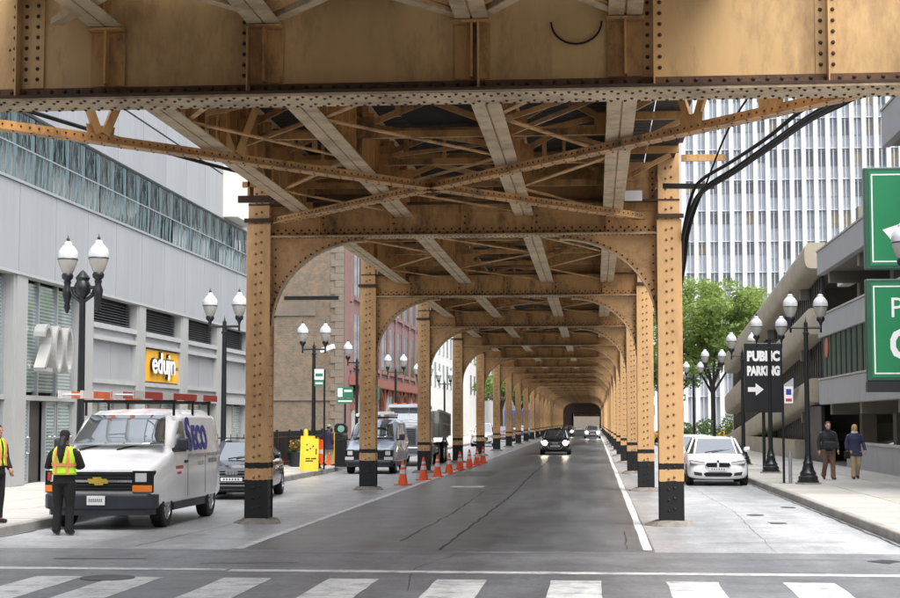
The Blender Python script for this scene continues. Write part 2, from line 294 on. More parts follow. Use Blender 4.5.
# ---------------------------------------------------------------- mesh helpers
class MB:
    def __init__(s): s.v = []; s.f = []
    def add(s, vs, fs):
        o = len(s.v); s.v += [tuple(p) for p in vs]; s.f += [tuple(i + o for i in q) for q in fs]; return s
    def box(s, a, b):
        x0, y0, z0 = a; x1, y1, z1 = b
        return s.add([(x0, y0, z0), (x1, y0, z0), (x1, y1, z0), (x0, y1, z0), (x0, y0, z1), (x1, y0, z1), (x1, y1, z1), (x0, y1, z1)],
                     [(0, 3, 2, 1), (4, 5, 6, 7), (0, 1, 5, 4), (1, 2, 6, 5), (2, 3, 7, 6), (3, 0, 4, 7)])
    def beam(s, p, q, wd, ht, up=(0, 0, 1)):
        p = Vector(p); q = Vector(q); d = (q - p).normalized(); u = Vector(up)
        r = d.cross(u)
        if r.length < 1e-4: r = d.cross(Vector((1, 0, 0)))
        r.normalize(); u = r.cross(d).normalized(); r *= wd / 2; u *= ht / 2
        vs = [p - r - u, p + r - u, p + r + u, p - r + u, q - r - u, q + r - u, q + r + u, q - r + u]
        return s.add(vs, [(0, 1, 2, 3), (7, 6, 5, 4), (0, 4, 5, 1), (1, 5, 6, 2), (2, 6, 7, 3), (3, 7, 4, 0)])
    def tube(s, pts, r, n=8, cap=True):
        pts = [Vector(p) for p in pts]; rs = r if isinstance(r, (list, tuple)) else [r] * len(pts)
        vs = []; prev = None
        for i, p in enumerate(pts):
            d = (pts[min(i + 1, len(pts) - 1)] - pts[max(i - 1, 0)]).normalized()
            if prev is None:
                a = Vector((0, 0, 1)) if abs(d.z) < 0.9 else Vector((1, 0, 0)); u = d.cross(a).normalized()
            else:
                u = (prev - d * prev.dot(d)).normalized()
            prev = u; v2 = d.cross(u)
            for k in range(n):
                t = 2 * pi * k / n; vs.append(p + (u * cos(t) + v2 * sin(t)) * rs[i])
        fs = []
        for i in range(len(pts) - 1):
            for k in range(n):
                a = i * n + k; b = i * n + (k + 1) % n; fs.append((a, b, b + n, a + n))
        if cap: fs.append(tuple(range(n - 1, -1, -1))); fs.append(tuple(range((len(pts) - 1) * n, len(pts) * n)))
        return s.add(vs, fs)
    def lathe(s, prof, c=(0, 0, 0), n=16, axis='Z'):
        vs = []; 
        for r, h in prof:
            for k in range(n):
                t = 2 * pi * k / n; a, b = r * cos(t), r * sin(t)
                if axis == 'Z': vs.append((c[0] + a, c[1] + b, c[2] + h))
                elif axis == 'X': vs.append((c[0] + h, c[1] + a, c[2] + b))
                else: vs.append((c[0] - a, c[1] + h, c[2] + b))
        fs = []
        for i in range(len(prof) - 1):
            for k in range(n):
                a = i * n + k; b = i * n + (k + 1) % n; fs.append((a, b, b + n, a + n))
        fs.append(tuple(range(n - 1, -1, -1))); fs.append(tuple(range((len(prof) - 1) * n, len(prof) * n)))
        return s.add(vs, fs)
    def prism(s, poly, a, b, plane='XZ'):
        n = len(poly)
        def pt(p, t):
            if plane == 'XZ': return (p[0], t, p[1])
            if plane == 'YZ': return (t, p[0], p[1])
            return (p[0], p[1], t)
        vs = [pt(p, a) for p in poly] + [pt(p, b) for p in poly]
        fs = [tuple(range(n)), tuple(range(2 * n - 1, n - 1, -1))]
        for i in range(n): j = (i + 1) % n; fs.append((i, i + n, j + n, j))
        return s.add(vs, fs)
    def rivet(s, p, nrm, r=0.022):
        p = Vector(p); d = Vector(nrm); a = Vector((0, 0, 1)) if abs(d.z) < 0.9 else Vector((1, 0, 0)); u = d.cross(a).normalized(); v = d.cross(u)
        vs = [p + (u * cos(k * pi / 3) + v * sin(k * pi / 3)) * r for k in range(6)]
        vs += [p + d * r * 0.6 + (u * cos(k * pi / 3) + v * sin(k * pi / 3)) * r * 0.72 for k in range(6)] + [p + d * r * 0.92]
        fs = [(k, (k + 1) % 6, 6 + (k + 1) % 6, 6 + k) for k in range(6)] + [(6 + k, 6 + (k + 1) % 6, 12) for k in range(6)]
        return s.add(vs, fs)
    def mesh(s, name, smooth=False, fix=True):
        me = bpy.data.meshes.new(name); me.from_pydata(s.v, [], s.f)
        if fix:
            bm = bmesh.new(); bm.from_mesh(me); bmesh.ops.recalc_face_normals(bm, faces=bm.faces); bm.to_mesh(me); bm.free()
        if smooth:
            me.polygons.foreach_set('use_smooth', [True] * len(me.polygons)); me.set_sharp_from_angle(angle=radians(40))
        me.update(); return me

def obj(name, me, mat=None, parent=None, loc=None, rz=None):
    if isinstance(me, MB): me = me.mesh(name)
    o = bpy.data.objects.new(name, me); COL.objects.link(o)
    if mat:
        me.materials.clear(); me.materials.append(MATS[mat])
    if parent: o.parent = parent
    if loc: o.location = loc
    if rz: o.rotation_euler = (0, 0, rz)
    return o
def sm(mb, name): return mb.mesh(name, smooth=True)
def tag(o, label=None, cat=None, group=None, kind=None):
    if label: o['label'] = label
    if cat: o['category'] = cat
    if group: o['group'] = group
    if kind: o['kind'] = kind
    return o
def thing(name, label, cat, loc=(0, 0, 0), rz=0, group=None):
    o = bpy.data.objects.new(name, None); COL.objects.link(o); o.location = loc; o.rotation_euler = (0, 0, rz)
    o.empty_display_size = 0.3
    return tag(o, label, cat, group)
def struct(name, mb, mat, parent=None):
    o = obj(name, mb, mat, parent)
    if not parent: o['kind'] = 'structure'
    return o
def stuff(o): o['kind'] = 'stuff'; return o
def copy_tree(o, loc=None, rz=None, label=None, parent=None):
    c = o.copy(); COL.objects.link(c); c.parent = parent
    if loc is not None: c.location = loc
    if rz is not None: c.rotation_euler = (0, 0, rz)
    if label: c['label'] = label
    for ch in list(o.children): copy_tree(ch, parent=c)
    return c
def bevel(o, wd=0.01, seg=2, ang=35):
    m = o.modifiers.new('bevel', 'BEVEL'); m.width = wd; m.segments = seg; m.limit_method = 'ANGLE'; m.angle_limit = radians(ang); return o
def bake(o):
    dg = bpy.context.evaluated_depsgraph_get(); me = bpy.data.meshes.new_from_object(o.evaluated_get(dg)); me.name = o.name
    o.modifiers.clear(); o.data = me; return o
def text_mesh(txt, size, depth, align='CENTER', shear=0.0, offset=0.0):
    cu = bpy.data.curves.new('lettering', 'FONT'); cu.body = txt; cu.size = size; cu.extrude = depth; cu.align_x = align; cu.align_y = 'CENTER'; cu.shear = shear; cu.offset = offset
    cu.resolution_u = 3
    t = bpy.data.objects.new('tmp_text', cu); COL.objects.link(t)
    dg = bpy.context.evaluated_depsgraph_get(); me = bpy.data.meshes.new_from_object(t.evaluated_get(dg))
    bpy.data.objects.remove(t); return me
def xform(me, mtx): me.transform(mtx); me.update(); return me
FACE_CAM = Matrix.Rotation(pi / 2, 4, 'X')                              # text plane facing -Y
FACE_PX = Matrix.Rotation(pi / 2, 4, 'Z') @ FACE_CAM                     # text facing +X
ORD = ['first', 'second', 'third', 'fourth', 'fifth', 'sixth', 'seventh', 'eighth', 'ninth', 'tenth', 'eleventh', 'twelfth', 'thirteenth', 'fourteenth', 'fifteenth', 'sixteenth', 'seventeenth', 'eighteenth', 'nineteenth', 'twentieth', 'twenty-first', 'twenty-second']
# ================================================================ the setting
CX = -2.45; CO = 3.83                      # centre line of the elevated railway, column offset
CURB_L, CURB_R = -9.8, 4.7
FAC_L, FAC_R = -15.5, 9.6
struct('ground', MB().box((-2500, -1500, -0.4), (2500, 4000, -0.03)), 'ground_far')
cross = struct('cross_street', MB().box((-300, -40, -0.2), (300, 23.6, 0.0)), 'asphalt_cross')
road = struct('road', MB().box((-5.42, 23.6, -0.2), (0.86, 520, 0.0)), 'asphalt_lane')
lane_l = struct('parking_lane_left', MB().box((CURB_L, 23.6, -0.2), (-5.42, 520, 0.0)), 'concrete_lane')
lane_r = struct('parking_lane_right', MB().box((0.86, 23.6, -0.2), (CURB_R, 520, 0.0)), 'concrete_lane')
def worn(x0, x1, y0, y1, z=0.004, j=0.012, n=14, along='Y'):
    mb = MB(); pts = []
    if along == 'Y':
        for i in range(n + 1):
            y = y0 + (y1 - y0) * i / n; pts.append(((x0 + random.uniform(-j, j), y, z), (x1 + random.uniform(-j, j), y, z)))
    else:
        for i in range(n + 1):
            x = x0 + (x1 - x0) * i / n; pts.append(((x, y0 + random.uniform(-j, j), z), (x, y1 + random.uniform(-j, j), z)))
    vs = [p for q in pts for p in q]; fs = [(2 * i, 2 * i + 1, 2 * i + 3, 2 * i + 2) for i in range(n)]
    mb.add(vs, fs); return mb
for x in (-6.55, -5.56, -4.21, -2.91, -1.60, -0.23, 1.13, 2.48, 3.83, 5.2, -7.9):
    obj('crosswalk_stripe', worn(x - 0.30, x + 0.30, 14.2, 19.33, n=10), 'road_paint', cross)
obj('stop_line', worn(-9.0, -4.72, 20.24, 20.52, along='X', n=24), 'road_paint', cross)
obj('stop_line', worn(-4.66, 4.6, 20.14, 20.44, along='X', n=40), 'road_paint', cross)
obj('edge_line', worn(0.70, 0.84, 23.9, 320, n=160), 'road_paint', road)
obj('edge_line', worn(-5.40, -5.25, 23.7, 320, n=160), 'road_paint', road)
obj('lane_mark', worn(-1.5, -1.42, 170, 174), 'road_paint', road)
for (x, y, l) in ((-3.7, 46, 1.1),):
    obj('worn_marking', worn(x - 0.5, x + 0.5, y, y + l, n=6, j=0.06), 'road_paint', road)
def seam(pts, wd, par, name='tar_seam'):
    mb = MB(); vs = []; P = []
    for (a, b) in zip(pts, pts[1:]):
        n = max(2, int((Vector(b) - Vector(a)).length / 0.45))
        for i in range(n): P.append(Vector(a).lerp(Vector(b), i / n) + Vector((random.uniform(-.025, .025), random.uniform(-.02, .02))))
    P.append(Vector(pts[-1]))
    for i, p in enumerate(P):
        d = (P[min(i + 1, len(P) - 1)] - P[max(i - 1, 0)]).normalized(); q = Vector((-d.y, d.x)) * wd * random.uniform(0.25, 0.75)
        vs += [(p.x + q.x, p.y + q.y, 0.003), (p.x - q.x, p.y - q.y, 0.003)]
    mb.add(vs, [(2 * i, 2 * i + 1, 2 * i + 3, 2 * i + 2) for i in range(len(P) - 1)])
    obj(name, mb, 'tar_seam', par)
seam([(-2.3, 23.7), (-2.15, 40), (-2.25, 60), (-2.2, 88)], 0.04, road)
seam([(-3.1, 25.5), (-2.95, 33), (-3.0, 44)], 0.03, road)
seam([(0.45, 24.2), (0.5, 28)], 0.02, road)
seam([(-5.6, 23.2), (-2.5, 23.0), (-0.5, 23.25), (0.9, 23.1)], 0.02, cross); seam([(-7.5, 21.8), (-6.2, 21.9)], 0.10, cross)
seam([(2.0, 22.4), (4.6, 22.6)], 0.02, cross); seam([(-1.9, 23.5), (-2.35, 20.8), (-2.1, 18)], 0.01, cross); seam([(-5.3, 21.2), (-4.0, 21.5)], 0.05, cross)
seam([(4.60, 23.8), (4.63, 60)], 0.06, lane_r, 'gutter_stain'); seam([(CURB_L + .08, 23.8), (CURB_L + .07, 60)], 0.07, lane_l, 'gutter_stain')
seam([(1.6, 25.4), (4.2, 25.9)], 0.02, lane_r); seam([(2.6, 23.8), (2.9, 34), (2.75, 48)], 0.01, lane_r); seam([(-7.0, 24), (-6.6, 31)], 0.02, lane_l)
for (x, y) in ((3.4, 30.5), (3.2, 33.0), (3.9, 22.3), (4.2, 36)):
    obj('tar_patch', MB().prism([(x + 0.22 * cos(t * 0.785) * random.uniform(.5, 1.2), y + 0.3 * sin(t * 0.785) * random.uniform(.5, 1.2)) for t in range(8)], 0.001, 0.006, 'XY'), 'tar_seam', cross if y < 23.6 else lane_r)
for (x0, x1, y0, y1, par_) in ((-4.9, -3.6, 55, 61, road),):
    n_ = 8; pts_ = [(x0 + (x1 - x0) * k / n_, y0 + random.uniform(-.04, .04)) for k in range(n_ + 1)] + [(x1 - (x1 - x0) * k / n_, y1 + random.uniform(-.04, .04)) for k in range(n_ + 1)]
    obj('asphalt_patch', MB().add([(a_, b_, .002) for a_, b_ in pts_], [tuple(range(len(pts_)))]), 'asphalt_patch', par_)
cov = obj('manhole_cover', sm(MB().lathe([(0.33, 0), (0.33, 0.012), (0.29, 0.012), (0.285, 0.009), (0, 0.009)], (-5.9, 19.15, 0), 28), 'manhole_cover'), 'iron_cover', cross)

def walk(side):
    s = -1 if side == 'left' else 1
    c = CURB_L if s < 0 else CURB_R; f = (FAC_L if s < 0 else FAC_R); far = 250
    R = 4.2; y0 = 23.4
    arc = [(c + s * (R - R * cos(t)), y0 - R * sin(t)) for t in [i * pi / 2 / 10 for i in range(11)]]
    outer = [(c, far)] + arc + [(s * 60, y0 - R)]
    arc2 = [(c + s * (R - (R - .16) * cos(t)), y0 - (R - .16) * sin(t)) for t in [i * pi / 2 / 10 for i in range(11)]]
    inner = [(c + s * .16, far)] + arc2 + [(s * 60, y0 - R + .16)]
    base = MB().prism(inner + [(s * 60, far)], -0.15, 0.135, 'XY')
    o = struct('sidewalk_' + side, base, 'joint_dark')
    cb = MB(); n = len(outer)
    vs = []
    for (p, q) in zip(outer, inner): vs += [(p[0], p[1], -0.15), (p[0] + s * 0.012, p[1], 0.14), (p[0] + s * 0.03, p[1], 0.158), (q[0] - s * 0.004, q[1], 0.158), (q[0] - s * 0.004, q[1], -0.1)]
    cb.add(vs, [(5 * i + k, 5 * i + k + 1, 5 * i + 6 + k, 5 * i + 5 + k) for i in range(n - 1) for k in range(4)])
    k_ = struct('curb_' + side, cb, 'concrete_curb')
    # paving slabs
    wd = abs(f - c) - 0.16; nx = 4 if s < 0 else 3; sw = wd / nx; sl = 1.62
    me = MB().box((-sw / 2 + .011, -sl / 2 + .011, -0.05), (sw / 2 - .011, sl / 2 - .011, 0.0)).mesh('paving_slab'); me.materials.append(MATS['concrete_walk'])
    rows = 62 if s > 0 else 48
    for j in range(rows):
        for i in range(nx):
            p = bpy.data.objects.new('paving_slab', me); COL.objects.link(p); p.parent = o
            p.location = (c + s * (.16 + sw * (i + .5)), y0 + sl * (j + .5), 0.15 + random.uniform(-.002, .003))
    ye = y0 + sl * rows
    obj('far_paving', MB().box((min(c + s * .17, f), ye + .01, 0.05), (max(c + s * .17, f), far - 1, 0.149)), 'concrete_walk', o)
    cor = [(x + s * .01, y - .01) for x, y in arc2] + [(f, y0 - R + .17), (f, y0 - .01)]
    obj('corner_paving', MB().prism(cor, 0.05, 0.15, 'XY'), 'concrete_walk', o)
    obj('side_paving', MB().box((min(f + s * .02, s * 60), y0 - R + .18, 0.05), (max(f + s * .02, s * 60), y0 + 40, 0.147)), 'concrete_walk', o)
    return o
walk('left'); walk('right')

# ================================================================ elevated railway
SOFF = (-2.86, -1.1, 1.16, 2.80)
NEAR = 17.0
BENTS = [29.7 + 14.6 * k for k in range(22)]
GZ0, GZ1 = 5.34, 7.0
def girder_parts(root, x0, x1, z0, z1, lod, mat='steel_tan', fw=0.42, stiff=1.25, rs=0.022):
    g = MB(); g.box((x0, -0.012, z0 + .03), (x1, 0.012, z1 - .03))
    gi = obj('girder_web', g, mat, root)
    fl = MB(); fl.box((x0, -fw / 2, z0), (x1, fw / 2, z0 + .03)); obj('bottom_flange', fl, 'steel_under', root)
    tf = MB(); tf.box((x0, -fw / 2, z1 - .03), (x1, fw / 2, z1)); obj('top_flange', tf, 'steel_rust', root)
    an = MB()
    for s in (-1, 1):
        an.box((x0, min(s * .0125, s * .032), z0 + .031), (x1, max(s * .0125, s * .032), z0 + .19))
        an.box((x0, min(s * .033, s * .16), z0 + .031), (x1, max(s * .033, s * .16), z0 + .05))
        an.box((x0, min(s * .0125, s * .032), z1 - .19), (x1, max(s * .0125, s * .032), z1 - .031))
    obj('flange_angle', an, 'rust_band' if lod == 3 else 'steel_tan', root)
    n = int((x1 - x0) / stiff)
    if lod < 2:
        for i in range(1, n):
            x = x0 + (x1 - x0) * i / n
            st = MB()
            for s in (-1, 1):
                st.box((x - .006, min(s * .033, s * .14), z0 + .052), (x + .006, max(s * .033, s * .14), z1 - .05))
                st.box((x + .007, min(s * .0125, s * .024), z0 + .191), (x + .09, max(s * .0125, s * .024), z1 - .191))
            obj('stiffener', st, mat, root)
    if lod == 0:
        rv = MB()
        nn = int((x1 - x0) / 0.15)
        for i in range(nn):
            x = x0 + .08 + .15 * i
            rv.rivet((x, -.032, z0 + .15), (0, -1, 0), rs); rv.rivet((x + .07, -.032, z0 + .09), (0, -1, 0), rs)
            rv.rivet((x, -fw / 2 + .04, z0), (0, 0, -1), rs * .8); rv.rivet((x + .07, -fw / 2 + .11, z0), (0, 0, -1), rs * .8)
            rv.rivet((x, fw / 2 - .04, z0), (0, 0, -1), rs * .8)
        for i in range(1, n):
            x = x0 + (x1 - x0) * i / n
            for k in range(int((z1 - z0 - .4) / .12)): rv.rivet((x + .05, -.024, z0 + .26 + .12 * k), (0, -1, 0), rs)
        stuff(obj('rivets', rv, 'steel_rust', root))

def bent(Y, i, lod):
    root = thing('elevated_railway_bent', f'tan riveted portal bent carrying the elevated railway, {ORD[i]} pair of columns along the street' if i < len(ORD) else 'x', 'railway bent', (CX, Y, 0), group='bents of the elevated railway')
    girder_parts(root, -CO - .2, CO + .2, GZ0, 5.98, lod)
    for (a_, b_) in ((-3.62, SOFF[0]), (SOFF[0], SOFF[1]), (SOFF[2], SOFF[3]), (SOFF[3], 3.62)):
        wp = obj('upper_web', MB().box((a_ + .03, -.010, 5.981), (b_ - .03, .010, 6.70)), 'steel_knee' if abs(a_ + b_) > 6 else 'steel_tan', root)
        if lod < 2:
            ed = MB(); 
            for q in (a_ + .03, b_ - .13): ed.box((q, -.03, 6.0), (q + .10, -.0105, 6.69))
            obj('web_angle', ed, 'steel_tan', wp)
            if lod == 0:
                rv_ = MB()
                for q in (a_ + .08, b_ - .08):
                    for z_ in range(6): rv_.rivet((q, -.03, 6.06 + .11 * z_), (0, -1, 0), .022)
                stuff(obj('rivets', rv_, 'steel_rust', wp))
    for s in (-1, 1):
        x = s * CO; c = MB()
        c.box((x - .20, -.20, 0.1), (x + .20, .20, 7.1))
        c.box((x - .225, -.222, 0.1), (x + .225, -.2005, 5.6)); c.box((x - .225, .2005, 0.1), (x + .225, .222, 5.6))
        if lod < 2:
            for q in (-.21, .185): c.box((x + q, -.2, 0.1), (x + q + .025, .2, 5.6)) if False else None
        co = obj('column', c, 'column_paint', root)
        if lod < 2:
            bevel(co, .006, 1)
            obj('cap_plate', MB().box((x - .30, -.30, 7.101), (x + .30, .30, 7.16)), 'steel_rust', co); obj('seat_angle', MB().box((x - .27, -.26, 5.62), (x + .27, -.2231, 5.70)), 'steel_rust', co)
        rv = MB()
        if lod == 0:
            for k in range(int(6.6 / .19)):
                z = .28 + .19 * k
                for d in (-.052, .052):
                    fy = -.222 if z < 5.6 else -.2
                    rv.rivet((x + d, fy, z + (0.03 if d > 0 else 0)), (0, -1, 0), .027)
                rv.rivet((x - s * .2, -.1, z), (-s, 0, 0), .02); rv.rivet((x - s * .2, .1, z), (-s, 0, 0), .02)
            stuff(obj('rivets', rv, 'column_rivet', co))
        elif lod == 1:
            for k in range(int(5.4 / .24)):
                z = .28 + .24 * k
                for d in (-.06, .06): rv.rivet((x + d, -.222, z), (0, -1, 0), .03)
            stuff(obj('rivets', rv, 'column_rivet', co))
        ft = MB(); m = 14; prof = [(.50, -.05), (.44, .03), (.36, .075), (.30, .10), (0, .11)]
        vs = []
        for r, h in prof:
            for k in range(m):
                t = 2 * pi * k / m; rr = r * random.uniform(.88, 1.1); vs.append((x + rr * cos(t), rr * sin(t), h))
        ft.add(vs, [(a * m + k, a * m + (k + 1) % m, (a + 1) * m + (k + 1) % m, (a + 1) * m + k) for a in range(len(prof) - 1) for k in range(m)])
        obj('concrete_footing', ft, 'footing', co)
        # arched knee brace
        xi = x - s * .226; rx, rz, zb = 1.78, 1.60, 3.68; zt = GZ0 - .002
        N = 18 if lod < 2 else 10
        arc = [(xi - s * (rx - rx * cos(t)), zb + rz * sin(t)) for t in [pi / 2 * k / N for k in range(N + 1)]]
        poly = arc + [(arc[-1][0], zt), (xi, zt)]
        kb = obj('knee_brace', MB().prism(poly, -.011, .011), 'steel_knee', root)
        fl = MB()
        for (a, b) in zip(arc, arc[1:]): fl.beam((a[0], 0, a[1]), (b[0], 0, b[1]), .20, .022, up=(0, 1, 0)) if False else None
        vs = []
        for k, (ax, az) in enumerate(arc):
            t = pi / 2 * k / N; nx, nz = (s * -1) * -cos(t) * -1, sin(t)
            nx = s * cos(t) * 1.0; 
            for (o_, yy) in ((-.02, -.10), (-.02, .10), (0.0, .10), (0.0, -.10)):
                vs.append((ax + nx * o_, yy, az + nz * o_))
        fl.add(vs, [(4 * k + a, 4 * k + (a + 1) % 4, 4 * k + 4 + (a + 1) % 4, 4 * k + 4 + a) for k in range(N) for a in range(4)] + [(0, 1, 2, 3), (4 * N, 4 * N + 1, 4 * N + 2, 4 * N + 3)])
        obj('curved_flange', fl, 'steel_under', kb)
        if lod == 0:
            rv = MB(); L = 22
            for k in range(L):
                t = pi / 2 * (k + .5) / L; px = xi - s * (rx - (rx + .05) * cos(t)); pz = zb + (rz + .05) * sin(t)
                rv.rivet((px, -.012, pz), (0, -1, 0), .02)
            for k in range(9): rv.rivet((xi - s * .06, -.012, 3.85 + .16 * k), (0, -1, 0), .02)
            stuff(obj('rivets', rv, 'steel_rust', kb))
    return root
for i, Y in enumerate(BENTS): bent(Y, i, 0 if i < 3 else (1 if i < 6 else 2))

def stringer(root, x, y0, y1, z0, z1, lod):
    s = MB()
    s.box((x - .01, y0, z0 + .02), (x + .01, y1, z1)); web = obj('stringer', s, 'steel_tan', root)
    f = MB()
    for q in (-1, 1):
        f.box((min(x + q * .013, x + q * .18), y0, z0), (max(x + q * .013, x + q * .18), y1, z0 + .02))
        f.box((min(x + q * .0105, x + q * .03), y0, z0 + .0205), (max(x + q * .0105, x + q * .03), y1, z0 + .16))
    f.box((x - .15, y0, z1), (x + .15, y1, z1 + .02))
    obj('bottom_flange', f, 'steel_under', web)
    if lod == 0:
        n = int((y1 - y0) / .62); st = MB()
        for k in range(1, n):
            y = y0 + (y1 - y0) * k / n
            for q in (-1, 1): st.box((min(x + q * .031, x + q * .13), y, z0 + .03), (max(x + q * .031, x + q * .13), y + .02, z1))
        stuff(obj('web_stiffeners', st, 'steel_tan', web))
def span(Y0, Y1, i, lod, z0=5.72, xs=SOFF, ext=0.0, label=None):
    root = thing('elevated_track_span', label or f'dark underside of the {ORD[i]} railway span beyond the stop line, with ties and braced stringers', 'railway span', (CX, Y0, 0), group='spans of the elevated railway')
    y0, y1 = .03, Y1 - Y0 - .03; zt = 6.72
    for x in xs: stringer(root, x, y0, y1, z0, zt, lod)
    # cross frames
    n = (5 if lod == 0 else 3) if lod < 2 else 1
    for k in range(n):
        y = y0 + (y1 - y0) * (k + .5) / n
        for a, b in zip(xs, xs[1:]):
            cf = MB(); zb = z0 + .42
            cf.beam((a + .03, y, zb), (b - .03, y, zb), .09, .10)
            m = (a + b) / 2
            cf.beam((a + .03, y - .06, zb + .08), (m - .05, y - .06, zt - .1), .05, .09); cf.beam((b - .03, y - .06, zb + .08), (m + .05, y - .06, zt - .1), .05, .09)
            if lod == 0:
                if k % 2: cf.beam((m, y - .09, zb + .05), (m, y - .09, zt - .08), .05, .05); cf.beam((a + .5, y - .09, zb + .05), (a + .5, y - .09, zt - .05), .04, .07)
                cf.beam((a + .03, y - .03, zt - .07), (b - .03, y - .03, zt - .07), .07, .09)
                cf.box((a + .035, y - .10, zb - .05), (a + .33, y - .092, zb + .26)); cf.box((b - .33, y - .10, zb - .05), (b - .035, y - .092, zb + .26))
            obj('cross_frame', cf, 'steel_tan', root)
    # lateral bracing just above the bottom flanges
    if lod < 2:
        for (a, b) in ((xs[0], xs[1]), (xs[2], xs[3]), (xs[1], xs[2])):
            lb = MB(); m = 4
            for k in range(m):
                ya = y0 + (y1 - y0) * k / m; yb = y0 + (y1 - y0) * (k + 1) / m
                if k % 2: lb.beam((a + .04, ya, z0 + .07), (b - .04, yb, z0 + .07), .09, .02)
                else: lb.beam((b - .04, ya, z0 + .07), (a + .04, yb, z0 + .07), .09, .02)
            obj('lateral_brace', lb, 'steel_tan', root)
    if lod == 0:
        rg = random.Random(int(Y0 * 10))
        for q in range(22 if i == 0 else 10):
            a, b = rg.choice(list(zip(xs, xs[1:]))); ya = rg.uniform(y0 + .4, y1 - 1.2); kind_ = rg.random()
            if kind_ < .45: p_, q_ = (a + .05, ya, z0 + rg.uniform(.2, .5)), (b - .05, ya + rg.uniform(-.3, .8), zt - rg.uniform(.05, .4))
            elif kind_ < .7: p_, q_ = (b - .05, ya, z0 + rg.uniform(.2, .5)), (a + .05, ya + rg.uniform(.0, 1.0), zt - rg.uniform(.05, .4))
            else:
                xx = rg.uniform(a + .2, b - .2); p_, q_ = (xx, ya, z0 + .35), (xx + rg.uniform(-.1, .1), ya, zt + .02)
            obj('brace', MB().beam(p_, q_, rg.uniform(.04, .07), rg.uniform(.05, .09)), 'steel_knee' if rg.random() < .5 else 'steel_tan', root)
    # outrigger brackets carrying the walkways
    if lod < 2:
        for s, xe in ((-1, xs[0]), (1, xs[3])):
            for k in range(4):
                y = y0 + (y1 - y0) * (k + .5) / 4; br = MB()
                br.beam((xe + s * .03, y, zt - .06), (s * 3.95, y, zt - .06), .08, .12); br.beam((xe + s * .03, y, z0 + .35), (s * 3.8, y, zt - .15), .07, .08)
                obj('walkway_bracket', br, 'steel_tan', root)
    t = MB(); step = .30
    y = y0 + .1
    while y < y1 - .2:
        for cx in (-1.98, 1.98): t.box((cx - 1.42, y, zt + .03), (cx + 1.42, y + .24, zt + .24))
        y += step
    stuff(obj('ties', t, 'timber_dark', root))
    r = MB()
    for cx in (-1.98, 1.98):
        for q in (-.74, .74): r.box((cx + q - .035, 0, zt + .241), (cx + q + .035, Y1 - Y0, zt + .40))
    obj('rails', r, 'rail_steel', root)
    for xw0, xw1 in ((-.557, .557), (-3.95, -3.42), (3.42, 3.95)):
        p = MB(); k = int((xw1 - xw0) / .26)
        for q in range(k):
            a = xw0 + (xw1 - xw0) * q / k; p.box((a, 0, zt + .03), (a + (xw1 - xw0) / k - .004, Y1 - Y0 - .01, zt + .08))
        obj('walkway_planks', p, 'timber_dark', root)
    return root
YS = [NEAR] + BENTS
for i in range(len(YS) - 1): span(YS[i], YS[i + 1], i, 0 if i < 3 else (1 if i < 6 else 2))
for i, (a, b) in enumerate(((2.0, NEAR), (-13.0, 2.0), (-28.0, -13.0), (-43.0, -28.0), (-58.0, -43.0))):  # spans behind the viewer are unseen, added to shade the near girder
    span(a, b, 0, 0 if i == 0 else 2, z0=6.2, label='railway span overhead, in front of the big near girder' if i == 0 else f'{ORD[i - 1]} unseen railway span added behind the viewer for shade')
for i, Y in enumerate((2.0, -13.0, -28.0, -43.0, -58.0)):  # unseen girders added to carry the rear spans
    t = thing('railway_cross_girder', f'{ORD[i]} unseen plate girder under the added tracks behind the viewer', 'girder', (CX, Y, 0), group='girders behind the viewer')
    girder_parts(t, -9.0, 9.0, 5.5, 7.2, 3)
    for s in (-1, 1): obj('column', MB().box((s * 8.75 - .2, -.2, 0), (s * 8.75 + .2, .2, 5.49)), 'column_paint', t)

# near cross girder over the intersection
ng = thing('cross_girder', 'huge riveted plate girder crossing the street right across the top of the picture', 'girder', (CX, NEAR, 0))
girder_parts(ng, -9.0, 9.0, 5.37, 7.4, 3, mat='steel_cream', fw=0.60)
rv = MB(); rs = .024
for i in range(int(17.8 / .15)):
    x = -8.9 + .15 * i
    rv.rivet((x, -.032, 5.52), (0, -1, 0), rs); rv.rivet((x + .075, -.032, 5.455), (0, -1, 0), rs)
    for q in (-.25, -.14, .14, .25): rv.rivet((x + (.07 if abs(q) < .2 else 0), q, 5.37), (0, 0, -1), rs * .9)
SX = (-3.78, -1.55, 0.97, 2.80, 4.55, -5.6, 6.3, -7.3)
for x in (-3.86, -1.28, 1.23, 3.10, 4.92, 6.6, -5.6, -7.4):
    st = MB(); 
    dbl = x in (-3.86,)
    st.box((x - .008, -.19, 5.421), (x + .008, -.033, 7.36)); st.box((x + .009, -.028, 5.561), (x + .12, -.0125, 7.2)); st.box((x - .12, -.028, 5.561), (x - .009, -.0125, 7.2))
    if dbl: st.box((x + .121, -.045, 5.561), (x + .27, -.0125, 7.2))
    obj('stiffener', st, 'steel_cream', ng)
    for k in range(13):
        z = 5.66 + .118 * k
        rv.rivet((x + .065, -.028, z), (0, -1, 0), rs); rv.rivet((x - .065, -.028, z), (0, -1, 0), rs)
        if dbl: rv.rivet((x + .2, -.045, z), (0, -1, 0), rs)
for k in range(8):
    rv.rivet((-5.0 + .27 * k - .6, -.0125, 6.0 - .05 * (k % 2)), (0, -1, 0), rs)
for k in range(4): rv.rivet((3.8 + .3 * k, -.0125, 5.9), (0, -1, 0), rs) if False else None
stuff(obj('rivets', rv, 'steel_rust', ng))
obj('cover_plate', MB().box((-9.0, -.31, 5.402), (9.0, -.161, 5.43)), 'steel_rust', ng)
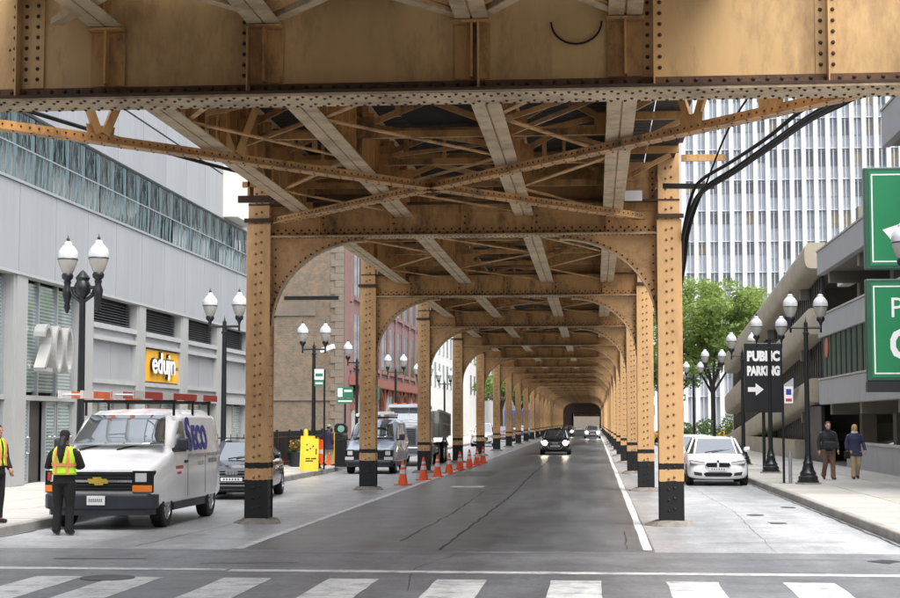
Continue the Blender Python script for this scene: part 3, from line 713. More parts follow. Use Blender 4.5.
for x in SOFF:                                   # seats under the near stringers
    b = MB(); b.box((x - .19, -.05, 5.57), (x + .19, -.033, 6.16)); b.box((x - .012, -.18, 5.57), (x + .012, -.051, 6.16)); b.box((x - .2, -.2, 6.162), (x + .2, -.033, 6.19)); obj('stringer_seat', b, 'steel_tan', ng)
pp = MB(); 
pp.tube([(2.28 + .27 * cos(t), -.05, 6.17 + .24 * sin(t)) for t in [pi + pi * k / 14 for k in range(15)]], .012, 6)
obj('hanging_cable', sm(pp, 'hanging_cable'), 'black_paint', ng)
for s in (-1, 1):                                # its columns, standing on the street corners
    c = MB(); x = s * 8.75; c.box((x - .2, -.2, .0), (x + .2, .2, 7.3)); obj('column', c, 'column_paint', ng)
# struts of the near overhead span
lat = MB()
nb = thing('overhead_bracing', 'pale diagonal struts meeting the top of the big near girder', 'steel bracing', (CX, NEAR, 0))
for (a, b) in (((-3.4, -.2, 6.26), (-1.3, -2.6, 6.34)), ((-2.7, -2.6, 6.34), (-1.0, -.2, 6.26)), ((-.95, -.2, 6.26), (1.0, -2.4, 6.34)), ((-.9, -2.4, 6.34), (1.0, -.2, 6.26)), ((1.3, -2.2, 6.34), (2.7, -.2, 6.26)), ((1.3, -.2, 6.26), (2.7, -2.4, 6.34))):
    obj('strut', MB().beam(a, b, .13, .07), 'steel_under', nb)

# long diagonal lattice braces of the intersection bay
def diag(name, a, b, lats, label):
    a = Vector(a); b = Vector(b); root = thing(name, label, 'lattice brace', (a.x, a.y, 0))
    o = a.copy(); o.z = 0
    a2, b2 = a - o, b - o
    c = MB(); d = (b2 - a2); L = d.length; d.normalize(); r = d.cross(Vector((0, 0, 1)))
    c.beam(a2 + r * .055, b2 + r * .055, .10, .018); c.beam(a2 - r * .055, b2 - r * .055, .10, .018)
    c.beam(a2 + r * .02 + Vector((0, 0, .065)), b2 + r * .02 + Vector((0, 0, .065)), .018, .11); c.beam(a2 - r * .02 + Vector((0, 0, .065)), b2 - r * .02 + Vector((0, 0, .065)), .018, .11)
    obj('chord', c, 'steel_tan', root)
    rv = MB(); n = int(L / .13)
    for k in range(n):
        p = a2.lerp(b2, (k + .5) / n)
        rv.rivet(p - Vector((0, 0, .009)) + r * (.07 if k % 2 else -.07), (0, 0, -1), .016)
        for s in (-1, 1): rv.rivet(p + r * s * .03 + Vector((0, 0, .07)), tuple(r * s), .016)
    stuff(obj('rivets', rv, 'steel_rust', root))
    for (t, h) in lats:
        p = a2 + d * t
        g = MB(); q = d * .22
        g.add([p - q * .9 + Vector((0, 0, .1)), p + q * .9 + Vector((0, 0, .1)), p + q + Vector((0, 0, .24)), p - q + Vector((0, 0, .24))], [(0, 1, 2, 3)])
        go = obj('gusset', g, 'steel_tan', root)
        ms = go.modifiers.new('thick', 'SOLIDIFY'); ms.thickness = .014
        for s in (-1, 1):
            v = MB().beam(p + d * s * .05 + r * .02 + Vector((0, 0, .12)), p + d * s * .42 + r * .02 + Vector((0, 0, h)), .05, .12); obj('lattice_bar', v, 'steel_tan', root)
    if lats:
        ts = [t for t, _ in lats]; h = lats[0][1]
        obj('top_chord', MB().beam(a2 + d * (min(ts) - .9) + Vector((0, 0, h)), a2 + d * (max(ts) + .9) + Vector((0, 0, h)), .14, .10), 'steel_tan', root)
diag('diagonal_brace', (3.95, 17.25, 5.6), (-5.9, 29.45, 5.6), ((1.2, .95), (2.85, .95), (4.27, .95)), 'tan lattice brace slanting from near girder past the right column')
diag('diagonal_brace', (-9.4, 17.3, 5.6), (0.9, 29.45, 5.6), ((1.9, .95), (4.4, .95), (6.6, .95)), 'tan lattice brace slanting in from the left past the left column')
sb = thing('bent_struts', 'short horizontal steel struts across the face of the nearest bent', 'steel bracing', (CX, 29.4, 0))
obj('strut', MB().beam((-4.0, -.9, 5.93), (-1.1, -.9, 5.93), .10, .12), 'steel_rust', sb)
obj('strut', MB().beam((-4.0, -.55, 6.25), (3.2, -.55, 6.3), .10, .10), 'steel_tan', sb)
obj('strut', MB().beam((3.7, -.45, 6.14), (4.62, -.45, 6.12), .08, .09), 'black_paint', sb)
obj('strut', MB().beam((4.06, -.1, 6.70), (4.85, -.1, 6.70), .08, .12), 'steel_tan', sb)
obj('hanger', MB().box((-3.9, -.6, 5.95), (-3.86, -.25, 7.0)), 'steel_tan', sb)
obj('hanger', MB().box((-1.2, -.95, 5.9), (-1.16, -.23, 6.9)), 'steel_tan', sb)
obj('notice_plate', MB().box((3.02, -.06, 5.93), (3.34, -.05, 6.12)), 'sign_white', sb)
obj('junction_box', MB().box((.62, -.3, 6.0), (.88, -.05, 6.2)), 'steel_rust', sb)

# cables on the right
def cable(pts, r, label, name='power_cable'):
    P = []
    for k in range(len(pts) - 1):
        p0 = Vector(pts[max(k - 1, 0)]); p1 = Vector(pts[k]); p2 = Vector(pts[k + 1]); p3 = Vector(pts[min(k + 2, len(pts) - 1)])
        for j in range(6):
            t = j / 6; P.append(0.5 * ((2 * p1) + (p2 - p0) * t + (2 * p0 - 5 * p1 + 4 * p2 - p3) * t * t + (3 * p1 - p0 - 3 * p2 + p3) * t ** 3))
    P.append(Vector(pts[-1]))
    return tag(obj(name, sm(MB().tube(P, r, 8), name), 'rubber'), label, 'cable', 'cables slung beside the right columns')
base = [(1.45, 30.3, 3.9), (1.60, 29.95, 4.7), (1.66, 29.4, 5.3), (1.80, 29, 5.82), (1.93, 28, 5.95), (2.25, 26, 5.90), (2.55, 23.5, 5.85), (2.80, 21.5, 5.86), (3.15, 19.0, 5.80), (3.6, 16, 6.0)]
for j, (dx, dz, r, l) in enumerate(((0, 0, .035, 'thick black cable lowest in the bundle beside the right column'), (.05, .09, .03, 'thick black cable in the middle of the bundle beside the right column'), (-.02, .17, .03, 'thick black cable topmost in the bundle beside the right column'), (.09, .03, .02, 'thin black cable outermost in the bundle beside the right column'))):
    cable([(x + dx + random.uniform(-.02, .02), y, z + dz + (random.uniform(-.03, .03))) for x, y, z in base], r, l)
cable([(1.95, 27.8, 6.0), (2.25, 26.6, 6.75), (2.75, 25.4, 7.45)], .018, 'thin black wire rising alone from the cable bundle')
cable([(-7.9, 17.5, 5.9), (-7.0, 21.5, 5.95), (-6.3, 25.5, 6.1), (-5.6, 29.3, 6.3)], .03, 'black cable crossing behind the left lattice brace')
# ================================================================ grey panel building on the left
def pane_mesh(name, a, b, mat):
    me = MB().box(a, b).mesh(name); me.materials.append(MATS[mat]); return me
def inst(name, me, parent, loc):
    o = bpy.data.objects.new(name, me); COL.objects.link(o); o.parent = parent; o.location = loc; return o
gb = thing('office_building', 'grey metal-panelled office building with a rippled glass band, number 200 over its door', 'building', (FAC_L, 36, 0))
LEN = 36.0
def yy(Y): return Y - 36
obj('wall_core', MB().box((-12, 0, .1), (-.6, LEN, 15.2)), 'lobby_dark', gb)
roof = obj('roof', MB().box((-12, 0, 15.21), (-.01, LEN, 15.32)), 'panel_grey', gb)
for (z0, z1) in ((5.95, 8.34), (10.42, 12.2), (12.26, 15.2)):
    pm = pane_mesh('wall_panel', (-.30, .016, z0 + .006), (0, 2.94 - .016, z1 - .006), 'panel_grey')
    k = 0
    while k * 2.94 < LEN - .5:
        inst('wall_panel', pm, gb, (random.uniform(-.003, .003), k * 2.94, 0)); k += 1
    obj('panel_backing', MB().box((-.58, 0, z0), (-.31, LEN, z1)), 'joint_dark', gb)
obj('fascia_trim', MB().box((-.35, 0, 5.86), (.03, LEN, 5.945)), 'ledge_grey', gb)
obj('sill_trim', MB().box((-.35, 0, 8.345), (.05, LEN, 8.42)), 'mullion', gb)
obj('head_trim', MB().box((-.35, 0, 10.36), (.04, LEN, 10.415)), 'mullion', gb)
gm = [pane_mesh('glass_pane', (-.2, .02, 8.44), (-.12, 1.45, 9.36), 'ripple_glass'), pane_mesh('glass_pane', (-.2, .02, 9.40), (-.12, 1.45, 10.34), 'ripple_glass')]
k = 0
while k * 1.47 < LEN - .8:
    for g in gm: o = inst('glass_pane', g, gb, (random.uniform(-.01, .01), k * 1.47, 0)); o.rotation_euler = (random.uniform(-.006, .006), 0, random.uniform(-.012, .012))
    k += 1
obj('transom', MB().box((-.22, 0, 9.362), (-.10, LEN, 9.398)), 'mullion', gb)
PIL = [42.25 + 5.84 * k for k in range(-1, 6)]
for i, p in enumerate(PIL):
    q = MB().box((-.55, yy(p) - .55, .15), (-.06, yy(p) + .55, 5.86)); q.box((-.06, yy(p) - .40, .15), (-.015, yy(p) + .40, 5.86))
    obj('pilaster', q, 'pilaster_grey', gb)
for i in range(len(PIL) - 1):
    a, b = yy(PIL[i]) + .56, yy(PIL[i + 1]) - .56; wd = b - a
    if i <= 1:                                                 # tall blind-hung windows, door under the second
        n = 3
        for k in range(n):
            y0 = a + wd * k / n; y1 = a + wd * (k + 1) / n
            obj('window_pane', MB().box((-.42, y0 + .05, 2.72), (-.38, y1 - .05, 5.78)), 'blind_glass', gb)
            obj('mullion', MB().box((-.46, y1 - .05, 2.62), (-.30, y1 + .05 if k < n - 1 else y1, 5.85)), 'mullion', gb)
        obj('mullion', MB().box((-.46, a, 2.62), (-.30, a + .05, 5.85)), 'mullion', gb)
        obj('door_head', MB().box((-.50, a, 2.48), (-.24, b, 2.618)), 'pilaster_grey', gb)
        if i == 1:
            d0 = a
            obj('wall_plate', MB().box((-.45, a, .15), (-.40, a + .25, 2.48)), 'pilaster_grey', gb)
            obj('door_opening', MB().box((-.58, a + 1.0, .15), (-.52, a + 2.35, 2.48)), 'lobby_dark', gb)
            for (ya, yb, nm) in ((a + .25, a + 1.05, 'open'), (a + 2.4, a + 3.3, 'side'), (a + 3.4, b, 'side')):
                dr = obj('glass_door', MB().box((-.42, ya + .07, .24), (-.39, yb - .07, 2.40)), 'blind_glass', gb)
                fr = MB()
                fr.box((-.46, ya, .15), (-.34, ya + .07, 2.47)); fr.box((-.46, yb - .07, .15), (-.34, yb, 2.47)); fr.box((-.455, ya + .07, 2.40), (-.345, yb - .07, 2.47)); fr.box((-.455, ya + .07, .16), (-.345, yb - .07, .24))
                obj('door_frame', fr, 'mullion', dr)
                hd = MB().tube([(-.34, yb - .15, 1.0), (-.27, yb - .15, 1.0), (-.27, yb - .15, 1.45), (-.34, yb - .15, 1.45)], .018, 6); obj('door_handle', hd, 'chrome', dr)
        else:
            for k in range(3):
                y0 = a + wd * k / 3; y1 = a + wd * (k + 1) / 3
                obj('window_pane', MB().box((-.42, y0 + .05, .3), (-.38, y1 - .05, 2.45)), 'blind_glass', gb)
                obj('mullion', MB().box((-.46, y1 - .05, .15), (-.30, y1 + .049 if k < 2 else y1, 2.47)), 'mullion', gb)
    else:
        obj('louver_back', MB().box((-.58, a, 5.02), (-.45, b, 5.85)), 'slat_black', gb)
        for k in range(9): 
            z = 5.05 + .088 * k
            obj('louver_slat', MB().add([(-.43, a, z), (-.43, b, z), (-.30, b, z - .05), (-.30, a, z - .05), (-.43, a, z + .015), (-.43, b, z + .015), (-.30, b, z - .035), (-.30, a, z - .035)], [(0, 1, 2, 3), (7, 6, 5, 4), (0, 4, 5, 1), (2, 6, 7, 3), (1, 5, 6, 2), (0, 3, 7, 4)]), 'louver_dark', gb)
        for (z0, z1, pr) in ((4.84, 5.0, -.04), (4.62, 4.835, -.16), (4.48, 4.615, -.06), (3.10, 3.24, -.06), (2.86, 3.095, -.16), (2.62, 2.855, -.04)):
            obj('ledge', MB().box((-.56, a, z0), (pr, b, z1)), 'ledge_grey', gb)
        obj('bay_panel', MB().box((-.5, a, 3.245), (-.24, (a + b) / 2 - .008, 4.475)), 'panel_grey', gb)
        obj('bay_panel', MB().box((-.5, (a + b) / 2 + .008, 3.245), (-.24, b, 4.475)), 'panel_grey', gb)
        for k in range(3):
            y0 = a + wd * k / 3; y1 = a + wd * (k + 1) / 3
            obj('shop_window', MB().box((-.42, y0 + .04, .5), (-.38, y1 - .04, 2.56)), 'blind_glass' if (i + k) % 2 else 'lobby_pale', gb)
            obj('mullion', MB().box((-.46, y1 - .04, .5), (-.34, y1 + .039 if k < 2 else y1, 2.61)), 'mullion', gb)
        obj('plinth', MB().box((-.5, a, .15), (-.2, b, .495)), 'granite', gb)
# number 200
def stroke(pts, wd, closed):
    """flat-sided channel letter stroke in the YZ plane, .3 m deep"""
    mb = MB(); n = len(pts); vs = []
    for i_, p in enumerate(pts):
        a = pts[(i_ - 1) % n] if closed or i_ > 0 else p; b = pts[(i_ + 1) % n] if closed or i_ < n - 1 else p
        d = (Vector(b) - Vector(a)).normalized(); q = Vector((-d.y, d.x)) * wd / 2
        for xx in (-.1, .22): vs += [(xx, p[0] + q.x, p[1] + q.y), (xx, p[0] - q.x, p[1] - q.y)]
    m = n if closed else n - 1; fs = []
    for i_ in range(m):
        a = 4 * i_; b = 4 * ((i_ + 1) % n); fs += [(a, b, b + 1, a + 1), (a + 2, a + 3, b + 3, b + 2), (a, a + 2, b + 2, b), (a + 1, b + 1, b + 3, a + 3)]
    if not closed: fs += [(0, 1, 3, 2), (4 * n - 4, 4 * n - 2, 4 * n - 1, 4 * n - 3)]
    return mb.add(vs, fs)
def zero(yc): return stroke([(yc + .29 * cos(t), 3.95 + .62 * sin(t)) for t in [2 * pi * k / 24 for k in range(24)]], .11, True)
two = [(43.75 + .30 * cos(t), 4.25 + .32 * sin(t)) for t in [pi * (1 - k / 8) for k in range(9)]] + [(43.99, 4.02), (43.49, 3.36), (43.47, 3.34), (44.11, 3.34)]
obj('house_number', stroke([(y - 36, z) for y, z in two], .11, False), 'number_steel', gb)
for yc in (44.68, 45.58): obj('house_number', zero(yc - 36), 'number_steel', gb)
# yellow banner with white letters
bn = obj('banner', MB().box((-.20, yy(54.92), 3.30), (-.16, yy(59.7), 4.42)), 'banner_yellow', gb)
for dx, mt, dz in ((0.0, 'sign_black', .05), (.09, 'sign_white', 0)):
    me = text_mesh('edujn', 1.05, .04 if dx == 0 else .012, offset=.015); xform(me, Matrix.Diagonal((1.35, 1, 1, 1)))
    xform(me, Matrix.Translation((-.11 + dx, yy(56.9) - dx * 1.2, 3.92 + dz)) @ FACE_PX); obj('banner_letters', me, mt, bn)
for k in range(5):
    obj('banner_print', MB().box((-.159, yy(58.75) + .14 * k, 3.78), (-.155, yy(58.85) + .14 * k, 3.9)), 'garage_inner', bn)
# pale roof structure at the far end
obj('roof_box', MB().box((-4, yy(65.6), 10.45), (.62, yy(69.3), 16.0)), 'pale_box', gb)
bevel(gb.children[-1], .03, 1)

# ================================================================ tan brick building with a pink stone front
bb = thing('brick_building', 'tall weathered tan brick side wall with a red stone street front', 'building', (FAC_L, 100.6, 0))
wl = obj('brick_wall', MB().box((-26, 0, .1), (-.35, 42, 27)), 'brick_tan', bb)
obj('stone_band', MB().box((-26, -.06, 8.6), (-2.2, -.002, 9.5)), 'stone_band', wl)
obj('stone_band', MB().box((-8.2, -.10, 9.9), (-4.5, -.002, 10.2)), 'stone_band', wl)
obj('stone_band', MB().box((-26, -.08, 3.2), (-.4, -.002, 3.45)), 'stone_band', wl)
qz = MB()
for k in range(60): 
    wq = .55 if k % 2 else .85
    obj('quoin_stone', MB().box((-.38 - wq, -.05, .3 + .44 * k), (-.36, -.003, .3 + .44 * k + .42)), 'stone_band', wl)
obj('wall_bracket', MB().box((-4.1, -.7, 9.55), (-.6, -.62, 9.8)), 'black_paint', wl)
fr = obj('street_front', MB().box((-.34, -.02, .1), (.0, 42, 27)), 'red_stone', bb)
wm = {}
for fz, hz in ((5.6, 3.2), (10.0, 3.0), (14.4, 3.0), (18.8, 3.0)):
    for k in range(9):
        y = 1.6 + 4.55 * k
        for j in range(2):
            o = obj('window', MB().box((-.02, y + 1.55 * j, fz), (.03, y + 1.55 * j + 1.3, fz + hz)), 'window_dark', fr)
        obj('window_sill', MB().box((-.01, y - .15, fz - .3), (.16, y + 2.9, fz - .05)), 'red_stone', fr)
    for k in range(10):
        obj('pier', MB().box((.001, 4.55 * k, fz - .5), (.12, 4.55 * k + .9, fz + hz + .6)), 'red_stone', fr) 
obj('shop_cornice', MB().box((.0, -.1, 4.2), (.75, 42, 4.75)), 'red_trim', fr)
for k in range(8):
    ar = MB(); yc = 2.8 + 5.1 * k
    pts = [(yc + 2.1 * cos(t), 2.6 + 1.5 * sin(t)) for t in [pi * q / 12 for q in range(13)]]
    obj('shop_window', MB().prism([(yc - 2.1, .5)] + pts[::-1] + [(yc + 2.1, .5)], .02, .06, 'YZ'), 'window_dark' if k % 3 else 'lobby_pale', fr)
    for q in range(12): ar.beam((.12, pts[q][0], pts[q][1]), (.12, pts[q + 1][0], pts[q + 1][1]), .22, .28, up=(1, 0, 0))
    obj('shop_arch', ar, 'red_trim', fr)
    obj('shop_pier', MB().box((.0, yc + 2.15, .15), (.28, yc + 2.95, 4.19)), 'red_trim', fr)
sc_ = thing('security_camera', 'white security camera on an arm on the tan brick wall', 'camera', (-16.9, 100.4, 6.3))
obj('arm', MB().beam((0, .15, 0), (0, -.5, .1), .06, .06), 'galvanised', sc_); obj('housing', bevel(obj('tmp', MB().beam((-.3, -.55, .02), (.55, -.75, .3), .28, .28), 'sign_white', sc_), .04).data, 'sign_white', sc_)
bpy.data.objects.remove(bpy.data.objects['tmp'])
dp = tag(obj('drain_pipe', sm(MB().tube([(-19.95, 78.5, .15), (-19.95, 78.5, 8.2)], .16, 10), 'drain_pipe'), 'sign_white'), 'white pipe standing beside the left column against the brick wall', 'pipe')

# ================================================================ pale buildings further along
def block(name, label, loc, size, mat, wmat, nx, nz, ww, wh, z0, face='-Y', rng=1):
    t = thing(name, label, 'building', loc); X, Y, Z = size
    obj('wall', MB().box((-X / 2, 0, 0), (X / 2, Y, Z)), mat, t)
    me = None
    if face == '-Y':
        me = pane_mesh('window', (-ww / 2, -.06, 0), (ww / 2, .02, wh), wmat)
        for i in range(nx):
            for k in range(nz): inst('window', me, t, (-X / 2 + X * (i + .5) / nx, 0, z0 + (Z - z0 - 1) * k / nz))
    else:
        s = 1 if face == '+X' else -1
        me = pane_mesh('window', (-.02, -ww / 2, 0), (.06, ww / 2, wh), wmat)
        for i in range(nx):
            for k in range(nz): inst('window', me, t, (s * (X / 2 - (.0 if s > 0 else .04)), Y * (i + .5) / nx, z0 + (Z - z0 - 1) * k / nz))
    obj('cornice', MB().box((-X / 2 - .3, -.3, Z - .8), (X / 2 + .3, Y, Z + .2)), mat, t)
    return t
block('stone_building', 'pale stone building beyond the red fronted one on the left', (FAC_L - 12.4, 143.5, 0), (25, 34, 26), 'pale_stone', 'tower_glass_c', 8, 6, 1.6, 2.4, 5.2, '+X')
block('stone_building', 'far pale building at the left where columns close up', (FAC_L - 12.4, 196, 0), (25, 60, 30), 'pale_stone', 'tower_glass_a', 10, 6, 1.8, 2.4, 5.2, '+X')
block('high_rise', 'white high-rise glimpsed between right column and stringers', (14.5, 300, 0), (16, 18, 95), 'tower_white', 'tower_glass_a', 6, 26, 1.1, 1.9, 3, '-Y')
block('high_rise', 'far grey office block closing the street on the right', (36, 330, 0), (40, 20, 60), 'pale_stone', 'tower_glass_c', 14, 14, 1.5, 2.2, 3, '-Y')
block('stone_building', 'low dark block at the far end of the street under the tracks', (-14, 420, 0), (60, 20, 32), 'stone_band', 'tower_glass_a', 18, 7, 1.6, 2.2, 5, '-Y')

sh = thing('station_house', 'dark station house bridging the far end of the street under the tracks', 'station', (-3, 318, 0))
obj('wall', MB().box((-9, 0, 0), (-1.6, 30, 9)), 'steel_rust', sh); obj('wall', MB().box((5.2, 0, 0), (9, 30, 9)), 'steel_rust', sh); obj('floor_beam', MB().box((-1.59, 0, 3.5), (5.19, 30, 9)), 'steel_rust', sh)
obj('inner_portal', MB().box((-1.55, 31, 2.9), (5.1, 31.5, 3.6)), 'steel_knee', sh)
# white tower with close-set piers
tw = thing('office_tower', 'white office tower with close vertical piers behind the parking garage', 'office tower', (11.2, 200, 0))
BAY = 1.478; FH = 3.84; NB = 26; NF = 16; Zb = 1.6
obj('wall', MB().box((0, .5, 0), (NB * BAY, 26, NF * FH + 6)), 'tower_spandrel', tw)
pm = pane_mesh('pier', (-.26, -.50, 0), (.26, .5, NF * FH + 6), 'tower_white')
for i in range(NB + 1): inst('pier', pm, tw, (i * BAY, 0, 0))
mm = pane_mesh('mullion', (-.05, .1, 0), (.05, .5, NF * FH + 6), 'tower_white')
for i in range(NB): inst('mullion', mm, tw, ((i + .5) * BAY, 0, 0))
sp = pane_mesh('spandrel_joint', (0, -.02, 0), (NB * BAY, .5, .10), 'tower_white')
for k in range(NF): inst('spandrel_joint', sp, tw, (0, 0, Zb + k * FH - .55))
wms = {}
for q, mname in enumerate(('tower_glass_a', 'tower_glass_b', 'tower_glass_c')):
    for h in (1.25, 1.8):
        mb = MB()
        for x0 in (-BAY / 2 + .25, .05): mb.box((x0, .40, FH - .3 - h - .55), (x0 + BAY / 2 - .30, .52, FH - .85))
        me = mb.mesh('window'); me.materials.append(MATS[mname]); wms[(q, h)] = me
for i in range(NB):
    for k in range(1, 13):
        vis = i < 22
        if not vis: continue
        q = random.choices((0, 1, 2), ((.35, .35, .3) if i > 6 else (.45, .05, .5)))[0]
        inst('window', wms[(q, 1.8 if i > 6 else 1.25)], tw, ((i + .5) * BAY, 0, Zb + k * FH))

# ================================================================ parking garage on the right
pg = thing('parking_garage', 'multi-storey concrete parking garage with sloping rounded beige ramps', 'parking garage', (FAC_R, 40, 0))
def ly(Y): return Y - 40
YE = 70.0
def par(z0, z1, ya, yb, mat='garage_grey'):
    return bevel(obj('parapet', MB().box((0, ly(ya), z0), (.28, ly(yb), z1)), mat, pg), .02, 1)
for z0, z1, ya, yb in ((2.60, 3.64, 36, YE), (5.44, 6.34, 36, YE), (8.15, 9.15, 36, YE), (11.0, 12.2, 36, 54.0)):
    par(z0, z1, ya, yb)
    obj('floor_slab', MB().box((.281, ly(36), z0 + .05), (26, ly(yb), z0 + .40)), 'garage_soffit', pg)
    obj('parapet_cap', MB().box((-.04, ly(ya), z1 + .001), (.33, ly(yb) + .05, z1 + .07)), 'concrete_walk', pg)
    for k in range(5):
        y = ly(38 + 7.6 * k)
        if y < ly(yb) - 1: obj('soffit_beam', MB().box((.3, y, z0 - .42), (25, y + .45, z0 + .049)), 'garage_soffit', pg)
for k in range(5):
    for xx in (1.6, 9.5, 18):
        obj('garage_column', MB().box((xx, ly(38.0 + 7.7 * k), .1), (xx + .6, ly(38.7 + 7.7 * k), 11.0)), 'garage_soffit', pg)
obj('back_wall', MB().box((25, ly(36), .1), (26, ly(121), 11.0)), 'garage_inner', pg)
obj('low_wall', MB().box((-.02, ly(36), .1), (.3, ly(62.6), 1.05)), 'garage_grey', pg)
obj('low_wall_cap', MB().box((-.06, ly(36), 1.051), (.34, ly(62.7), 1.12)), 'concrete_walk', pg)
obj('corner_post', MB().box((-.03, ly(50.0), 1.121), (.36, ly(50.9), 2.598)), 'garage_grey', pg)
lv = obj('louver_frame', MB().box((.02, ly(49.0), 1.2), (.30, ly(49.9), 2.598)), 'slat_black', pg)
for k in range(9): obj('louver_slat', MB().box((-.03, ly(49.05), 1.3 + .14 * k), (.01, ly(49.85), 1.36 + .14 * k)), 'galvanised', lv)
obj('interior_panel', MB().box((9.2, ly(62), .9), (9.4, ly(66), 2.3)), 'pale_stone', pg)
for (x, y, z) in ((3.0, 66, 2.38), (6.0, 66, 2.38), (4.0, 58, 2.38), (3.0, 62, 5.2)):
    obj('strip_light', MB().box((x, ly(y), z), (x + 1.2, ly(y) + .16, z + .07)), 'lamp_tube', pg)
for q, (y, z) in enumerate(((66.5, 1.55), (68.5, 1.5), (67.2, 1.62))):
    obj('amber_light', MB().box((9.0, ly(y) , z), (9.25, ly(y) + .25, z + .16)), 'amber_lit', pg)
obj('pipe_run', MB().tube([(2.0, ly(40), 2.30), (2.0, ly(70), 2.30)], .07, 8), 'black_paint', pg)
# level 1 opening with vertical bars and a red lettered strip
for k in range(46):
    y = ly(50 + k * .43)
    obj('vertical_bar', MB().box((.06, y, 3.71), (.14, y + .09, 5.43)), 'slat_green' if k % 3 else 'slat_black', pg)
obj('red_strip', MB().box((.18, ly(50), 4.0), (.20, ly(69.6), 4.35)), 'banner_red', pg)
obj('red_round_sign', MB().lathe([(.0, .0), (.42, .0), (.42, .03), (0, .03)], (.02, ly(67.8), 4.95), 20, 'X'), 'banner_red', pg)
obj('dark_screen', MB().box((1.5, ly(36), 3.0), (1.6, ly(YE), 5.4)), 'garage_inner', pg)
# rounded sloping ramp parapets beyond, falling away from the viewer
def ramp(zn, zf, yn=71.3, yf=116, tn=1.15, tf=1.45, mat='garage_beige'):
    N = 14; M_ = 20; vs = []
    for i in range(N + 1):
        t = i / N; y = ly(yn + (yf - yn) * t); z = zn + (zf - zn) * t; h = tn + (tf - tn) * t
        prof = []
        # D-shaped section: flat back, bulging rounded face towards the street
        for k in range(M_):
            a = -pi / 2 + pi * k / (M_ - 1); prof.append((-.36 * abs(cos(a)) ** .6 * (1 if cos(a) >= 0 else -1), z - h / 2 + h / 2 * (abs(sin(a)) ** .75) * (1 if sin(a) >= 0 else -1)))
        prof += [(.55, z), (.55, z - h)]
        vs += [(px, y, pz) for px, pz in prof]
    n = M_ + 2; mb = MB()
    mb.add(vs, [(i * n + k, i * n + (k + 1) % n, (i + 1) * n + (k + 1) % n, (i + 1) * n + k) for i in range(N) for k in range(n)] + [tuple(range(n)), tuple(range(N * n, N * n + n))])
    o = obj('ramp_parapet', sm(mb, 'ramp_parapet'), mat, pg)
    sl = MB(); y0, y1 = ly(yn), ly(yf)
    sl.add([(.56, y0, zn - tn), (9, y0, zn - tn), (9, y1, zf - tf), (.56, y1, zf - tf), (.56, y0, zn - tn + .3), (9, y0, zn - tn + .3), (9, y1, zf - tf + .3), (.56, y1, zf - tf + .3)], [(0, 3, 2, 1), (4, 5, 6, 7), (0, 1, 5, 4), (1, 2, 6, 5), (2, 3, 7, 6), (3, 0, 4, 7)])
    obj('ramp_slab', sl, 'garage_soffit', pg)
    for k in range(3):
        f = (k + .4) / 3; y = y0 + (y1 - y0) * f; z = zn + (zf - zn) * f - tn - (tf - tn) * f
        obj('ramp_rib', MB().box((.2, y, z - .5), (8, y + .6, z + .05)), 'garage_soffit', pg)
ramp(9.75, 6.75); ramp(6.85, 3.85); ramp(3.78, 0.95, tn=1.05, tf=1.3)
for k in range(62):
    y = ly(73 + k * .76)
    f = k / 62
    obj('vertical_slat', MB().box((.6, y, .1), (.72, y + .4, 8.6 - 3.1 * f)), 'slat_black', pg)
obj('slat_backing', MB().box((.74, ly(73), .1), (.9, ly(120), 5.3)), 'slat_black', pg)
obj('end_wall', MB().box((.6, ly(119.9), .1), (9, ly(120.6), 6.0)), 'garage_beige', pg)
obj('planter_wall', MB().box((-.4, ly(75.5), .1), (.5, ly(103), 1.0)), 'garage_beige', pg)
obj('dark_gate', MB().box((.1, ly(70.2), .1), (.25, ly(75.3), 2.55)), 'slat_black', pg)
obj('hanging_light', MB().box((1.0, ly(69), 7.75), (1.5, ly(71), 7.95)), 'sign_white', pg)
bn2 = obj('white_banner', MB().add([(-.62, ly(74), 3.15), (-.62, ly(79), 2.85), (-.62, ly(79), 3.55), (-.62, ly(74), 3.85), (-.59, ly(74), 3.15), (-.59, ly(79), 2.85), (-.59, ly(79), 3.55), (-.59, ly(74), 3.85)], [(0, 3, 2, 1), (4, 5, 6, 7), (0, 1, 5, 4), (1, 2, 6, 5), (2, 3, 7, 6), (3, 0, 4, 7)]), 'banner_white', pg)

